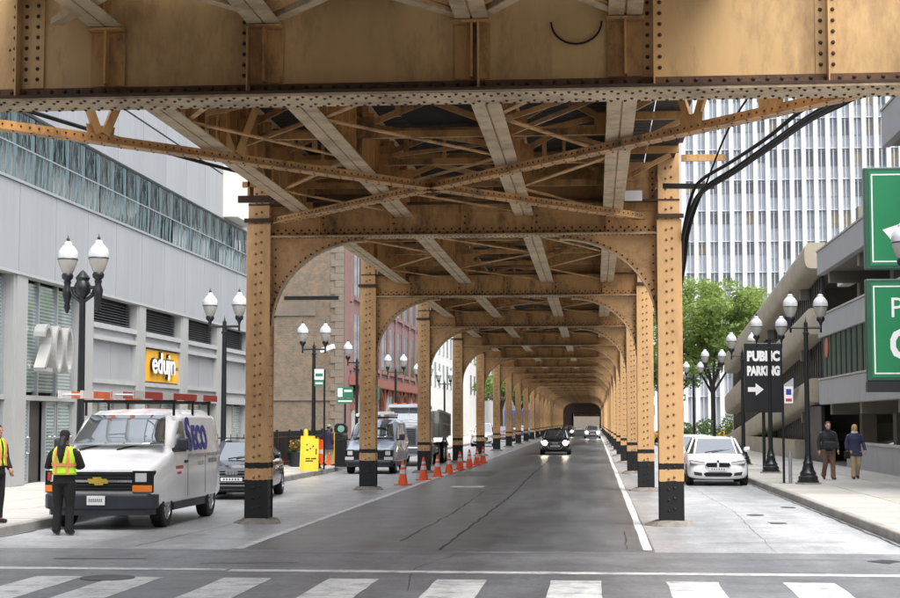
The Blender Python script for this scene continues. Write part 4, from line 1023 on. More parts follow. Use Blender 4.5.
# green hanging signs
def green_sign(z0, z1, label, top):
    t = thing('parking_sign', label, 'sign', (9.3, 42, z0)); h = z1 - z0
    bd = obj('sign_box', MB().box((-2.33, -.12, 0), (2.33, .12, h)), 'sign_green_edge', t); bevel(bd, .03, 2)
    obj('sign_face', MB().box((-2.20, -.135, .1), (2.26, -.121, h - .1)), 'sign_green', t)
    b = MB(); i0, w_ = .18, .035
    for (a, c) in (((-2.33 + i0, h - i0 - w_), (2.33 - i0, h - i0)), ((-2.33 + i0, i0), (2.33 - i0, i0 + w_))): b.box((a[0], -.142, a[1]), (c[0], -.1355, c[1]))
    for x in (-2.33 + i0, 2.33 - i0 - w_): b.box((x, -.142, i0 + w_ + .001), (x + w_, -.1355, h - i0 - w_ - .001))
    obj('sign_border', b, 'sign_white', t)
    if top:
        me = MB().prism([(-.95, 1.15), (-.55, .68), (-.38, .85), (.2, .3), (.45, .55), (-.13, 1.1), (.05, 1.3), (-.95, 1.55 - .3)][:8], -.1415, -.1355)
        ar = MB().prism([(-1.88, 1.02), (-1.52, .58), (-1.30, .84), (-.6, .25), (-.35, .55), (-1.05, 1.14), (-.85, 1.36)], -.1415, -.1355)
        ar.v = [(x, y, z) for x, y, z in ar.v]
        obj('arrow', ar, 'sign_white', t)
    else:
        me = text_mesh('PARKING', .74, .003, align='LEFT'); xform(me, Matrix.Translation((-1.74, -.1395, 1.86)) @ FACE_CAM @ Matrix.Diagonal((.92, 1, 1, 1))); obj('lettering', me, 'sign_white', t)
        e = MB(); x0, x1, za, zb, wd = -1.74, -.7, .55, 1.35, .10
        pts = [(x1, zb), (x0 + .28, zb), (x0 + .08, zb - .1), (x0, zb - .28), (x0, za + .28), (x0 + .08, za + .1), (x0 + .28, za), (x1, za)]
        for a, c in zip(pts, pts[1:]): e.beam((a[0], -.1385, a[1]), (c[0], -.1385, c[1]), .006, wd, up=(0, 0, 1)) if False else e.prism([(a[0], a[1]), (c[0], c[1]), (c[0] + (x0 + .7 - c[0]) * .2, c[1] + (.95 - c[1]) * .36), (a[0] + (x0 + .7 - a[0]) * .2, a[1] + (.95 - a[1]) * .36)], -.1415, -.1355)
        e.prism([(x0 + .28, 1.0), (x0 + .68, 1.0), (x0 + .5, 1.16), (x0 + .7, 1.16), (x0 + 1.0, .95), (x0 + .7, .74), (x0 + .5, .74), (x0 + .68, .90), (x0 + .28, .90)], -.1419, -.1359)
        obj('park_symbol', e, 'sign_white', t)
    obj('bracket', MB().beam((0.6, .13, h - .3), (.6, 2.2, h - .3), .1, .1), 'galvanised', t)
    return t
green_sign(5.80, 8.45, 'upper big green sign with white arrow on the parking garage', True)
green_sign(2.92, 5.55, 'lower big green PARKING sign with white border on the parking garage', False)
obj('sign_valance', MB().box((-2.33, -.16, -.28), (2.33, .16, -.002)), 'sign_black', bpy.data.objects['parking_sign.001'])
# ================================================================ street lamps
def lamp_proto(name, ornate):
    t = thing(name, 'x', 'street lamp', (0, 0, 0))
    b = MB().lathe([(.30, 0), (.30, .05), (.27, .06), (.27, .16), (.22, .20), (.23, .26), (.17, .34), (.135, .50), (.15, .54), (.11, .60), (.085, .75)], (0, 0, .0), 16)
    obj('plinth', MB().lathe([(.36, -.02), (.36, .05), (.0, .05)], (0, 0, 0), 12), 'concrete_curb', t)
    b.v = [(x, y, z + .05) for x, y, z in b.v]
    obj('base', sm(b, 'base'), 'black_iron', t)
    pole = MB().lathe([(.082, .75), (.062, 4.1), (.062, 4.15), (.085, 4.17), (.085, 4.22), (.06, 4.24), (.055, 4.50)], (0, 0, 0), 12)
    obj('pole', sm(pole, 'pole'), 'black_iron', t)
    sp = .36 if ornate else .42
    arm = MB()
    arm.tube([(-sp, 0, 4.36), (sp, 0, 4.36)], .035, 8)
    if ornate:
        arm.lathe([(.10, 4.20), (.16, 4.28), (.17, 4.40), (.12, 4.50), (.15, 4.56), (.05, 4.68), (.0, 4.72)], (0, 0, 0), 10)
        for s in (-1, 1):
            arm.lathe([(.02, 3.86), (.07, 3.98), (.05, 4.06), (.09, 4.2), (.10, 4.32), (.06, 4.42), (.08, 4.5)], (s * sp, 0, 0), 10)
            arm.tube([(s * .05, 0, 4.1), (s * .22, 0, 4.2), (s * .30, 0, 4.36)], .04, 8)
    else:
        arm.lathe([(.03, 4.36), (.05, 4.46), (.02, 4.55), (.0, 4.68)], (0, 0, 0), 8)
        for s in (-1, 1): arm.tube([(s * sp, 0, 4.22), (s * sp, 0, 4.5)], .03, 8)
    obj('arm', sm(arm, 'arm'), 'black_iron', t)
    for s in (-1, 1):
        g = MB().lathe([(.10, 4.66), (.125, 4.70), (.185, 4.86), (.20, 4.93), (.0, 4.93)], (s * sp, 0, 0), 18)
        lo = obj('globe', sm(g, 'globe'), 'globe_lower', t)
        u = MB().lathe([(.205, 4.955), (.21, 5.02), (.19, 5.11), (.13, 5.19), (.085, 5.23), (.085, 5.26), (.05, 5.30), (.0, 5.32)], (s * sp, 0, 0), 18)
        obj('globe_cap', sm(u, 'globe_cap'), 'globe_glass', lo)
        obj('globe_band', sm(MB().lathe([(.205, 4.93), (.212, 4.94), (.205, 4.954)], (s * sp, 0, 0), 18), 'globe_band'), 'black_iron', lo)
        obj('finial', sm(MB().lathe([(.03, 5.31), (.035, 5.35), (.015, 5.38), (.0, 5.44)], (s * sp, 0, 0), 8), 'finial'), 'black_iron', lo)
        obj('holder', sm(MB().lathe([(.04, 4.44), (.05, 4.50), (.11, 4.56), (.12, 4.62), (.10, 4.66), (0, 4.66)], (s * sp, 0, 0), 12), 'holder'), 'black_iron', lo)
    return t
plain = lamp_proto('street_lamp', False); orn = lamp_proto('street_lamp', True)
orn.location = (-10.35, 31.6, .15); orn['label'] = 'ornate black twin-globe lamp rising behind the white ladder van'; orn['group'] = 'twin globe street lamps'
orn.scale = (1.0, 1.0, 1.02)
orn.rotation_euler = (0, 0, radians(-14))
spots = [(-10.2, 43.5, 'twin-globe lamp between the grey building and the nearest left column'), (-10.2, 57.7, 'twin-globe lamp in front of the tan brick wall beside the yellow board'),
         (-10.6, 71.0, 'twin-globe lamp at the right edge of the tan brick wall'), (-10.6, 85.0, 'twin-globe lamp in front of the red fronted building'), (-10.6, 99, 'twin-globe lamp beyond the dump truck, nearer of two'), (-10.6, 113, 'twin-globe lamp beyond the dump truck, farther of two'),
         (5.95, 29.2, 'near lamp of which one globe covers the upper green sign'), (5.9, 45.5, 'twin-globe lamp nearest the walking couple'), (5.9, 55.0, 'twin-globe lamp in front of the black PUBLIC PARKING sign'),
         (5.9, 65.0, 'twin-globe lamp just left of the PUBLIC PARKING sign'), (5.9, 80.5, 'twin-globe lamp in front of the green tree, nearest of the far ones'), (5.9, 97.0, 'twin-globe lamp in front of the green tree, second of the far ones'), (5.9, 113, 'farthest twin-globe lamp in front of the green tree')]
for i, (x, y, l) in enumerate(spots):
    o = plain if i == 0 else copy_tree(plain)
    o.location = (x, y, .15); o['label'] = l; o['group'] = 'twin globe street lamps'
    o.rotation_euler = (0, 0, radians(random.uniform(-6, 6)))

# ================================================================ traffic cones
def cone_proto():
    t = thing('traffic_cone', 'x', 'traffic cone')
    b = MB().box((-.19, -.19, 0), (.19, .19, .035)); obj('cone_foot', bevel(obj('tmp', b, 'cone_orange'), .02, 1).data, 'cone_orange', t); bpy.data.objects.remove(bpy.data.objects['tmp'])
    def r(z): return .15 - .118 * (z - .035) / .70
    zs = [.035, .36, .46, .55, .62, .735]
    body = MB().lathe([(r(z), z) for z in (.035, .2, .735)] + [(.0, .735)], (0, 0, 0), 16); obj('cone_body', sm(body, 'cone_body'), 'cone_orange', t)
    for a, c in ((.34, .46), (.53, .60)):
        obj('reflective_band', sm(MB().lathe([(r(a) + .004, a), (r(c) + .004, c)], (0, 0, 0), 16), 'reflective_band'), 'cone_band', t)
    return t
cp = cone_proto()
cones = [(-5.71, 47.6), (-5.53, 51.7), (-5.40, 55.0), (-5.30, 58.3), (-5.25, 62.4), (-5.18, 66.2), (-5.12, 69.6), (-5.10, 73.2)]
for i, (x, y) in enumerate(cones):
    o = cp if i == 0 else copy_tree(cp)
    o.location = (x, y, 0); o.rotation_euler = (0, 0, random.uniform(0, 1.5)); o['group'] = 'orange cones along the kerb lane'
    o['label'] = 'orange traffic cone nearest to the viewer, largest of the row' if i == 0 else ('orange traffic cone farthest along the row' if i == len(cones) - 1 else f'orange traffic cone with pale bands, {ORD[i]} of the row counted from the viewer')

# ================================================================ vehicles
def wheel(parent, x, y, r, wd, s, rim='alloy', spokes=5):
    w_ = thing('wheel', None, None); w_.parent = parent; w_.location = (x, y, r)
    bpy.data.objects.remove(w_)
    t = MB().lathe([(r * .62, -wd / 2), (r * .93, -wd / 2), (r, -wd / 2 + .03), (r, wd / 2 - .03), (r * .93, wd / 2), (r * .62, wd / 2), (r * .60, wd / 2 - .04), (.0, wd / 2 - .045)], (x, y, r), 28, 'X')
    ty = obj('wheel', sm(t, 'wheel'), 'rubber', parent)
    rm = MB(); xo = s * (wd / 2 - .02)
    rm.lathe([(r * .61, 0), (r * .62, s * .015), (r * .55, s * .015), (r * .54, 0)], (x + xo, y, r), 24, 'X')
    for k in range(spokes):
        a = 2 * pi * k / spokes + .3
        rm.beam((x + xo, y, r), (x + xo, y + cos(a) * r * .56, r + sin(a) * r * .56), .02, r * .20, up=(0, -sin(a), cos(a)))
    rm.lathe([(r * .16, -.01), (r * .16, s * .02), (0, s * .025)], (x + xo, y, r), 12, 'X')
    obj('rim', rm, rim, ty)
    return ty
def arch_cut(o, arches, hw):
    """cut wheel arches (y, radius, centre height) through a body mesh"""
    cs = []
    for (y, r, z) in arches:
        for s in (-1, 1):
            c = MB().lathe([(r, -.20), (r, .20)], (s * (hw - .02), y, z), 24, 'X')
            co = obj('cutter', c, None); cs.append(co)
            m = o.modifiers.new('arch', 'BOOLEAN'); m.operation = 'DIFFERENCE'; m.object = co; m.solver = 'EXACT'
    bake(o)
    for c in cs: bpy.data.objects.remove(c)
    o.data.polygons.foreach_set('use_smooth', [True] * len(o.data.polygons)); o.data.set_sharp_from_angle(angle=radians(38))
    return o
def loft(stations, close=True):
    n = len(stations[0]); mb = MB(); vs = []
    for st in stations:
        for (x, y, z) in st: vs.append((x, y, z))
        for (x, y, z) in st[::-1][1:-1] if False else []: pass
    m = n
    mb.add(vs, [(i * m + k, i * m + (k + 1) % m, (i + 1) * m + (k + 1) % m, (i + 1) * m + k) for i in range(len(stations) - 1) for k in range(m)])
    mb.f += [tuple(range(m)), tuple(range((len(stations) - 1) * m, len(stations) * m))]
    return mb
def ring(y, half):
    """half: (x,z) from bottom centre-line outwards and up to the top centre-line; mirrored into a closed ring"""
    r = [(x, y, z) for x, z in half]; l = [(-x, y, z) for x, z in half[::-1] if x > 1e-6]
    return r + l
def quadpatch(name, pts, mat, parent, thick=.012):
    o = obj(name, MB().add(pts, [tuple(range(len(pts)))]), mat, parent); m = o.modifiers.new('thick', 'SOLIDIFY'); m.thickness = thick; m.offset = 0; return o

def sedan(label, loc, rz=0, paint='white_paint', lamp='head_lamp', grille='kidney', group=None, L=4.6, W=1.82, H=1.43, name='parked_car', cat='car', suv=0.0):
    t = thing(name, label, cat, loc, rz, group); hw = W / 2; f = -L / 2
    k = H / 1.43
    def S(y, wb, ws, zb, zs, wt, zt, cr): return ring(y, [(0, zb), (wb, zb), (ws, zb + .14), (ws, zs), (wt, zt), (wt * .62, zt + cr * .7), (0, zt + cr)])
    b = 1 + suv
    st = [S(f, hw * .62, hw * .70, .26, .46, hw * .60, .60 * b, .03), S(f + .07, hw * .80, hw * .86, .20, .50, hw * .72, .68 * b, .03), S(f + .25, hw * .88, hw * .95, .19, .58, hw * .80, .745 * b, .03),
          S(f + .6, hw * .92, hw * .99, .19, .66, hw * .86, .80 * b, .04), S(f + 1.05, hw * .93, hw, .19, .72, hw * .90, .87 * b, .035), S(f + 1.5, hw * .93, hw, .19, .76, hw * .91, .94 * b, .02),
          S(0, hw * .93, hw, .19, .78, hw * .93, .965 * b, .0), S(L / 2 - 1.25, hw * .93, hw, .19, .80, hw * .92, .99 * b, .0), S(L / 2 - .6, hw * .92, hw * .985, .20, .80, hw * .86, 1.0 * b, .02),
          S(L / 2 - .12, hw * .86, hw * .93, .26, .76, hw * .80, .985 * b, .01), S(L / 2, hw * .74, hw * .82, .34, .68, hw * .72, .90 * b, .0)]
    bo = obj('body', loft(st), paint, t)
    m = bo.modifiers.new('s', 'SUBSURF'); m.levels = 2; m.render_levels = 2
    wr = .325; wy = (f + .82, L / 2 - .92)
    arch_cut(bo, [(wy[0], wr + .06, wr), (wy[1], wr + .06, wr)], hw)
    # greenhouse
    zb = .93 * b
    A = [(f + 1.35, hw * .80, zb - .02), (f + 1.55, hw * .89, zb)]
    base = [(-hw * .70, f + 1.30, zb - .02), (hw * .70, f + 1.30, zb - .02), (hw * .885, f + 1.62, zb), (hw * .90, .25, zb + .03), (hw * .86, L / 2 - .92, zb + .05), (hw * .62, L / 2 - .62, zb + .05), (-hw * .62, L / 2 - .62, zb + .05), (-hw * .86, L / 2 - .92, zb + .05), (-hw * .90, .25, zb + .03), (-hw * .885, f + 1.62, zb)]
    y1, y2 = f + 2.02, L / 2 - 1.42 + suv * .8
    top = [(-hw * .58, y1 - .06, H - .07), (hw * .58, y1 - .06, H - .07), (hw * .685, y1 + .12, H - .075), (hw * .70, .25, H - .05), (hw * .66, y2 - .1, H - .08), (hw * .52, y2 + .08, H - .09), (-hw * .52, y2 + .08, H - .09), (-hw * .66, y2 - .1, H - .08), (-hw * .70, .25, H - .05), (-hw * .685, y1 + .12, H - .075)]
    mb = MB(); n = 10
    mb.add(base + top, [(i, (i + 1) % n, n + (i + 1) % n, n + i) for i in range(n)] + [tuple(range(n, 2 * n))])
    obj('glass', mb.mesh('glass'), 'car_glass', t)
    rf = MB(); up = [(x * 1.01, y * 1.0, z + .012) for x, y, z in top]; mid = [(x * .55, y * .55 + .1, H - .0) for x, y, z in top]
    rf.add([(x * 1.0, y, z - .012) for x, y, z in top] + up + mid, [(i, (i + 1) % n, n + (i + 1) % n, n + i) for i in range(n)] + [(n + i, n + (i + 1) % n, 2 * n + (i + 1) % n, 2 * n + i) for i in range(n)] + [tuple(range(2 * n, 3 * n))])
    obj('roof', sm(rf, 'roof'), paint, t)
    for i in (1, 2, 3, 4, 7, 8, 9, 0, 5, 6):
        if i in (5, 6): continue
        if i in (1, 0) : wd = .0
        p, q = Vector(base[i]), Vector(top[i])
        if i in (1, 0): obj('pillar', MB().beam(p * 1.0, q, .05, .05, up=(0, 1, 0)), paint, t)
        elif i in (3, 8): obj('pillar', MB().beam(p, q, .08, .03, up=(1, 0, 0)), 'black_paint', t)
        elif i in (2, 9): obj('pillar', MB().beam(p, q, .05, .05, up=(1, 0, 0)), paint, t)
        else: obj('pillar', MB().beam(p, q, .16, .05, up=(1, 0, 0)), paint, t)
    for s in (-1, 1):
        for y in wy: wheel(t, s * (hw - .115), y, wr, .22, s)
        # headlamps, fog lamps, tail lamps, mirrors, handles
        hl = MB().prism([(s * hw * .40, .60 * b), (s * hw * .84, .66 * b), (s * hw * .90, .735 * b), (s * hw * .80, .735 * b), (s * hw * .42, .685 * b)], f + .02, f + .30)
        obj('headlight', hl, lamp, t)
        if lamp == 'lamp_lit': obj('headlight_glow_disc', MB().lathe([(.14, -.03), (.13, -.05), (.0, -.06)], (s * hw * .66, f + .03, .66 * b), 16, 'Y'), lamp, t)  # added glowing disc stands in for the glare around lit headlights
        ob = MB().prism([(s * hw * .40, .585 * b), (s * hw * .86, .645 * b), (s * hw * .915, .745 * b), (s * hw * .80, .75 * b), (s * hw * .41, .70 * b)], f + .06, f + .29); obj('headlight_surround', ob, 'black_paint', t)
        obj('fog_light', MB().prism([(s * hw * .50, .30), (s * hw * .74, .32), (s * hw * .78, .42), (s * hw * .52, .39)], f - .005, f + .2), 'charcoal_plastic', t)
        obj('tail_light', MB().box((min(s * hw * .55, s * hw * .9), L / 2 - .14, .72 * b), (max(s * hw * .55, s * hw * .9), L / 2 - .03, .86 * b)), 'red_lens', t)
        mi = MB().lathe([(.0, -.10), (.06, -.09), (.085, -.02), (.08, .06), (0, .08)], (s * (hw + .06), f + 1.62, zb + .12), 10, 'X'); obj('mirror', sm(mi, 'mirror'), paint, t)
        for y in (.12, 1.05): obj('door_handle', MB().box((min(s * (hw - .03), s * (hw + .012)), y, .80 * b), (max(s * (hw - .03), s * (hw + .012)), y + .16, .825 * b)), paint, t)
    if grille == 'kidney':
        for s in (-1, 1):
            g = MB().prism([(s * .03, .55), (s * .30, .555), (s * .36, .61), (s * .32, .675), (s * .03, .68)], f - .03, f + .1); go = obj('grille', g, 'black_paint', t)
            c = MB().prism([(s * .015, .54), (s * .31, .545), (s * .38, .61), (s * .335, .69), (s * .015, .695)], f - .02, f + .09); obj('grille_surround', c, 'chrome', go)
        obj('air_intake', MB().prism([(-.42, .36), (-.36, .28), (.36, .28), (.42, .36), (.36, .40), (-.36, .40)], f - .015, f + .15), 'black_paint', t)
        for s in (-1, 1): obj('badge', MB().lathe([(.04, -.004), (.04, .004), (0, .006)], (0, f + .03, .72), 12, 'Y'), 'blue_print', t) if s > 0 else None
    else:
        gr = obj('grille', MB().prism([(-.30, .36), (.30, .36), (.40, .46), (.42, .66), (.38, .70), (-.38, .70), (-.42, .66), (-.40, .46)], f - .02, f + .12), 'black_paint', t)
        obj('grille_surround', MB().prism([(-.33, .33), (.33, .33), (.44, .45), (.46, .67), (.41, .73), (-.41, .73), (-.46, .67), (-.44, .45)], f - .01, f + .11), 'chrome', gr)
        for q in range(4): obj('grille_slat', MB().box((-.38, f - .03, .42 + .075 * q), (.38, f - .021, .435 + .075 * q)), 'alloy', gr)
        for q in range(4): obj('badge_ring', MB().lathe([(.045, -.004), (.055, -.004), (.055, .004), (.045, .004)], (-.105 + .07 * q, f - .035, .66), 14, 'Y'), 'chrome', gr)
        obj('air_intake', MB().prism([(-.62, .26), (.62, .26), (.58, .33), (-.58, .33)], f - .01, f + .2), 'black_paint', t)
    pl = obj('number_plate', MB().box((-.26, f - .045, .455), (.26, f - .032, .54)), 'plate_white', t)
    for q in range(6): obj('plate_print', MB().box((-.20 + .07 * q, f - .047, .475), (-.16 + .07 * q, f - .0455, .52)), 'plate_print', pl)
    obj('underbody', MB().box((-hw * .8, f + .3, .17), (hw * .8, L / 2 - .3, .40)), 'black_paint', t)
    for s in (-1, 1):
        wp = obj('wiper', MB().beam((s * .1 - .2, f + 1.36, zb + .035), (s * .1 + .35, f + 1.50, zb + .11), .015, .02), 'black_paint', t)
    return t
sedan('white sedan with twin kidney grille parked at the right kerb', (3.62, 49.9, 0), radians(-1), 'white_paint', 'head_lamp')
sedan('white car mostly hidden behind the white sedan at the right kerb', (3.45, 56.9, 0), 0, 'white_paint', 'head_lamp', 'wide', group='cars parked behind')
sedan('black sedan with chrome grille parked behind the white ladder van', (-8.90, 40.3, 0), radians(4), 'black_car', 'head_lamp', 'wide', L=4.1, W=1.70)
sedan('small dark car driving towards the viewer with both headlights on', (-2.25, 92.5, 0), 0, 'dark_car', 'lamp_lit', 'wide', L=3.8, W=1.74, H=1.46, name='moving_car', suv=.02)
sedan('far car coming down the tunnel of columns with headlights on, right of pair', (-.3, 178, 0), 0, 'silver_car', 'lamp_lit', 'wide', name='moving_car')
sedan('far car coming down the tunnel of columns with headlights on, left of pair', (-3.4, 196, 0), 0, 'dark_car', 'lamp_lit', 'wide', name='moving_car')
sedan('far white car parked on the left under the columns', (-8.4, 122, 0), 0, 'white_paint', 'head_lamp', 'wide', H=1.75, suv=.16)
sedan('far red car parked on the left beyond the white one', (-8.4, 150, 0), 0, 'red_car', 'head_lamp', 'wide')
sedan('far silver car parked on the right near the end of the tunnel', (3.4, 160, 0), 0, 'silver_car', 'head_lamp', 'wide')
sedan('yellow taxi standing beyond the white sedan below the tree', (6.6, 131, 0), radians(80), 'taxi_yellow', 'head_lamp', 'wide', name='taxi', cat='taxi', H=1.6)
sedan('yellow taxi behind the farther lamp posts, right of the other taxi', (11.8, 134, 0), radians(90), 'taxi_yellow', 'head_lamp', 'wide', name='taxi', cat='taxi', H=1.6)

def van(label, loc, rz, L, W, H, paint, hood_h, hood_l, ws_l, wr, bumper='charcoal_plastic', big=True, name='van', wys=None):
    t = thing(name, label, 'van', loc, rz); hw = W / 2; f = -L / 2
    zc = hood_h                                                # cowl height
    def lo(y, w_, zb, zt, cr=.02): return ring(y, [(0, zb), (w_ * .90, zb), (w_, zb + .12), (w_, zt - .16), (w_ * .965, zt - .05), (w_ * .90, zt), (w_ * .5, zt + cr), (0, zt + cr * 1.2)])
    def hi(y, w_, zb, zt, d=0.0): return ring(y, [(0, zb), (w_ * .90, zb), (w_, zb + .12), (w_, zc - .10), (w_ * .985, zc + .05), (w_ * .885, zt - .14), (w_ * .70, zt), (0, zt + .025)])
    zf = zc - .20
    a = f + hood_l; r0 = a + ws_l
    st = [lo(f, hw * .93, .42, zf - .03), lo(f + .05, hw * .97, .36, zf), lo(f + .35, hw * .985, .34, zf + .06, .03), lo(a - .15, hw, .34, zc - .02, .03), lo(a, hw, .34, zc + .015, .02)]
    n = 5
    for i in range(1, n + 1):
        q = i / n; zt = zc + (H - .10 - zc) * q ** .95; 
        st.append(hi(a + ws_l * q, hw, .34, max(zt, zc + .16)))
    st += [hi(r0 + .35, hw, .34, H - .03), hi(r0 + 1.1, hw, .34, H), hi(L / 2 - .5, hw, .34, H), hi(L / 2 - .08, hw * .985, .36, H - .03), hi(L / 2, hw * .95, .40, H - .10)]
    bo = obj('body', loft(st), paint, t)
    wy = (f + .92 * L / 5.7, L / 2 - 1.35 * L / 5.7) if big else (f + .78, L / 2 - .85)
    wy = wys or wy
    bevel(bo, .045, 3, 25)
    arch_cut(bo, [(y, wr + .075, wr + .01) for y in wy], hw)
    for s in (-1, 1):
        for y in wy: wheel(t, s * (hw - .13), y, wr, .24, s, 'alloy', 8)
    # windscreen, laid just proud of the raked front
    i0, i1 = .10, .93; P = []
    def wsp(q, u):
        zt = zc + (H - .10 - zc) * q ** .95; zt = max(zt, zc + .16) if q > .05 else zc + .02
        w_ = (hw * .92 * (1 - q) + hw * .70 * q)
        return Vector((u * w_, a + ws_l * q - .03, zt + .035))
    g = MB(); nn = 6
    for k in range(nn + 1):
        q = i0 + (i1 - i0) * k / nn
        for u in (-1, -.5, 0, .5, 1): p = wsp(q, u * .985); g.v.append((p.x, p.y + (.05 * abs(u) ** 2 - .03), p.z))
    g.f = [(k * 5 + j, k * 5 + j + 1, k * 5 + j + 6, k * 5 + j + 5) for k in range(nn) for j in range(4)]
    wsn = obj('windscreen', g.mesh('windscreen', smooth=True), 'car_glass', t); mm = wsn.modifiers.new('th', 'SOLIDIFY'); mm.thickness = .03; mm.offset = 0
    for s in (-1, 1):
        obj('wiper', MB().beam((s * .35 - .35, a + .06, zc + .10), (s * .35 + .25, a + .20, zc + .24), .02, .025), 'black_paint', wsn)
    def side(y, z, s):                                        # point on the tumblehome side
        q = max(0, min(1, (z - zc - .05) / (H - .14 - zc - .05))); return (s * (hw * (.985 - .10 * q) + .006), y, z)
    for s in (-1, 1):
        zt = H - .22
        ya = a + .28
        win = [side(ya, zc + .05, s), side(ya + .95, zc + .05, s), side(ya + .95, zt, s), side(ya + ws_l * .82, zt, s)]
        quadpatch('side_window', win, 'car_glass', t)
        obj('door_seam', MB().beam((s * (hw + .001), ya + 1.05, .50), (s * (hw + .001), ya + 1.05, zc), .012, .006, up=(1, 0, 0)), 'black_paint', t)
        obj('door_seam', MB().beam((s * (hw + .001), ya + 2.4, .50), (s * (hw + .001), ya + 2.4, zc), .012, .006, up=(1, 0, 0)), 'black_paint', t) if big else None
        obj('door_handle', MB().box((min(s * (hw - .02), s * (hw + .025)), ya + .78, zc - .16), (max(s * (hw - .02), s * (hw + .025)), ya + .98, zc - .11)), 'charcoal_plastic', t)
        obj('side_moulding', MB().box((min(s * (hw - .02), s * (hw + .008)), ya + 1.12, zc - .06), (max(s * (hw - .02), s * (hw + .008)), L / 2 - .15, zc + .0)), 'alloy' if big else paint, t)
        mi = bevel(obj('mirror', MB().box((min(s * (hw + .05), s * (hw + .26)), ya - .02, zc + .08), (max(s * (hw + .05), s * (hw + .26)), ya + .10, zc + .31)), 'charcoal_plastic', t), .05, 3)
        obj('mirror_arm', MB().beam((s * (hw - .04), ya + .06, zc + .10), (s * (hw + .10), ya + .05, zc + .12), .06, .06), 'charcoal_plastic', mi)
        obj('sill', MB().box((min(s * (hw - .12), s * (hw - .02)), wy[0] + wr + .1, .28), (max(s * (hw - .12), s * (hw - .02)), wy[1] - wr - .1, .42)), 'charcoal_plastic', t)
        obj('tail_light', MB().box((min(s * hw * .80, s * hw * .93), L / 2 - .05, .85), (max(s * hw * .80, s * hw * .93), L / 2 + .012, 1.45)), 'red_lens', t)
    for s in (-1, 1):
        obj('arch_liner', MB().box((min(s * (hw - .34), s * (hw - .26)), wy[0] - wr - .05, .3), (max(s * (hw - .34), s * (hw - .26)), wy[0] + wr + .05, .8)), 'black_paint', t)
    obj('underbody', MB().box((-hw * .75, f + .25, .24), (hw * .75, L / 2 - .2, .5)), 'black_paint', t)
    # front
    gz0, gz1 = zf - .40, zf - .07
    gr = obj('grille', MB().box((-hw * .60, f - .03, gz0), (hw * .60, f + .1, gz1)), 'black_paint', t)
    for k in range(5): obj('grille_bar', MB().box((-hw * .58, f - .038, gz0 + .03 + .065 * k), (hw * .58, f - .031, gz0 + .048 + .065 * k)), 'charcoal_plastic', gr)
    for s in (-1, 1):
        x0, x1 = sorted((s * hw * .605, s * hw * .965))
        hs_ = obj('headlight_surround', MB().box((x0, f - .035, gz0 - .03), (x1, f + .2, gz1 + .02)), 'black_paint', t)
        xa, xb = sorted((s * hw * .66, s * hw * .86)); obj('headlight', bevel(obj('tmp', MB().box((xa, f - .05, gz0 + .16), (xb, f - .0355, gz1 - .02)), 'head_lamp', hs_), .01, 1).data, 'head_lamp', hs_); bpy.data.objects.remove(bpy.data.objects['tmp'])
        xa, xb = sorted((s * hw * .61, s * hw * .96)); obj('turn_signal', MB().box((xa, f - .052, gz0 - .015), (xb, f - .036, gz0 + .10)), 'amber' if big else 'head_lamp', hs_)
    bp = MB(); prof = [(-hw * .99, .06), (-hw * .90, -.10), (-hw * .4, -.16), (hw * .4, -.16), (hw * .90, -.10), (hw * .99, .06)]
    z0, z1 = .30, gz0 - .05
    ring_ = [(x, f + y) for x, y in prof] + [(hw * .99, f + .35), (-hw * .99, f + .35)]
    bu = bevel(obj('bumper', MB().prism(ring_, z0 + .06, z1, 'XY'), bumper, t), .04, 3)
    obj('bumper_step', MB().prism([(x * .93, y + .03) for x, y in ring_], z0 - .04, z0 + .058, 'XY'), 'charcoal_plastic', bu)
    pl = obj('number_plate', MB().box((-.17 - .35 * big, f - .20, z1 - .22), (.17 - .35 * big + .02, f - .165, z1 - .04)), 'plate_white', t) if False else obj('number_plate', MB().box((-.16, f - .19, z0 + .14), (.16, f - .165, z0 + .30)), 'plate_white', t)
    for q in range(7): obj('plate_print', MB().box((-.125 + .036 * q, f - .193, z0 + .19), (-.105 + .036 * q, f - .1905, z0 + .25)), 'plate_print', pl)
    t['dims'] = 0; del t['dims']
    return t, dict(f=f, hw=hw, zc=zc, zf=zf, gz0=gz0, gz1=gz1, side=side)
vL = 5.0
wv, d = van('white work van with red and orange ladders on its roof', (-8.68, 30.1, 0), radians(0), vL, 2.0, 2.12, 'white_paint', 1.28, .95, .85, .37, wys=(-1.61, 1.70))
gr_y = d['f'] - .045
em = obj('emblem', MB().prism([(-.16, d['gz0'] + .13), (-.07, d['gz0'] + .13), (-.06, d['gz0'] + .10), (.09, d['gz0'] + .10), (.08, d['gz0'] + .13), (.18, d['gz0'] + .13), (.15, d['gz0'] + .21), (.06, d['gz0'] + .21), (.05, d['gz0'] + .24), (-.10, d['gz0'] + .24), (-.09, d['gz0'] + .21), (-.19, d['gz0'] + .21)], gr_y - .03, gr_y - .008), 'gold', wv)
obj('grille_trim', MB().box((-.60, gr_y - .006, d['gz0'] + .15), (.60, gr_y + .006, d['gz0'] + .19)), 'alloy', wv)
for ch, sz, yc, zz in (('S', .78, -.02, 1.62), ('ECO', .56, .82, 1.56)):
    me = text_mesh(ch, sz, .003, align='CENTER', shear=-.12, offset=.028)
    xform(me, Matrix.Translation((d['hw'] * .94 + .024, yc, zz)) @ Matrix.Rotation(radians(-8), 4, 'Y') @ FACE_PX @ Matrix.Diagonal((1.0, 1.1, 1, 1))); obj('lettering', me, 'blue_print', wv)
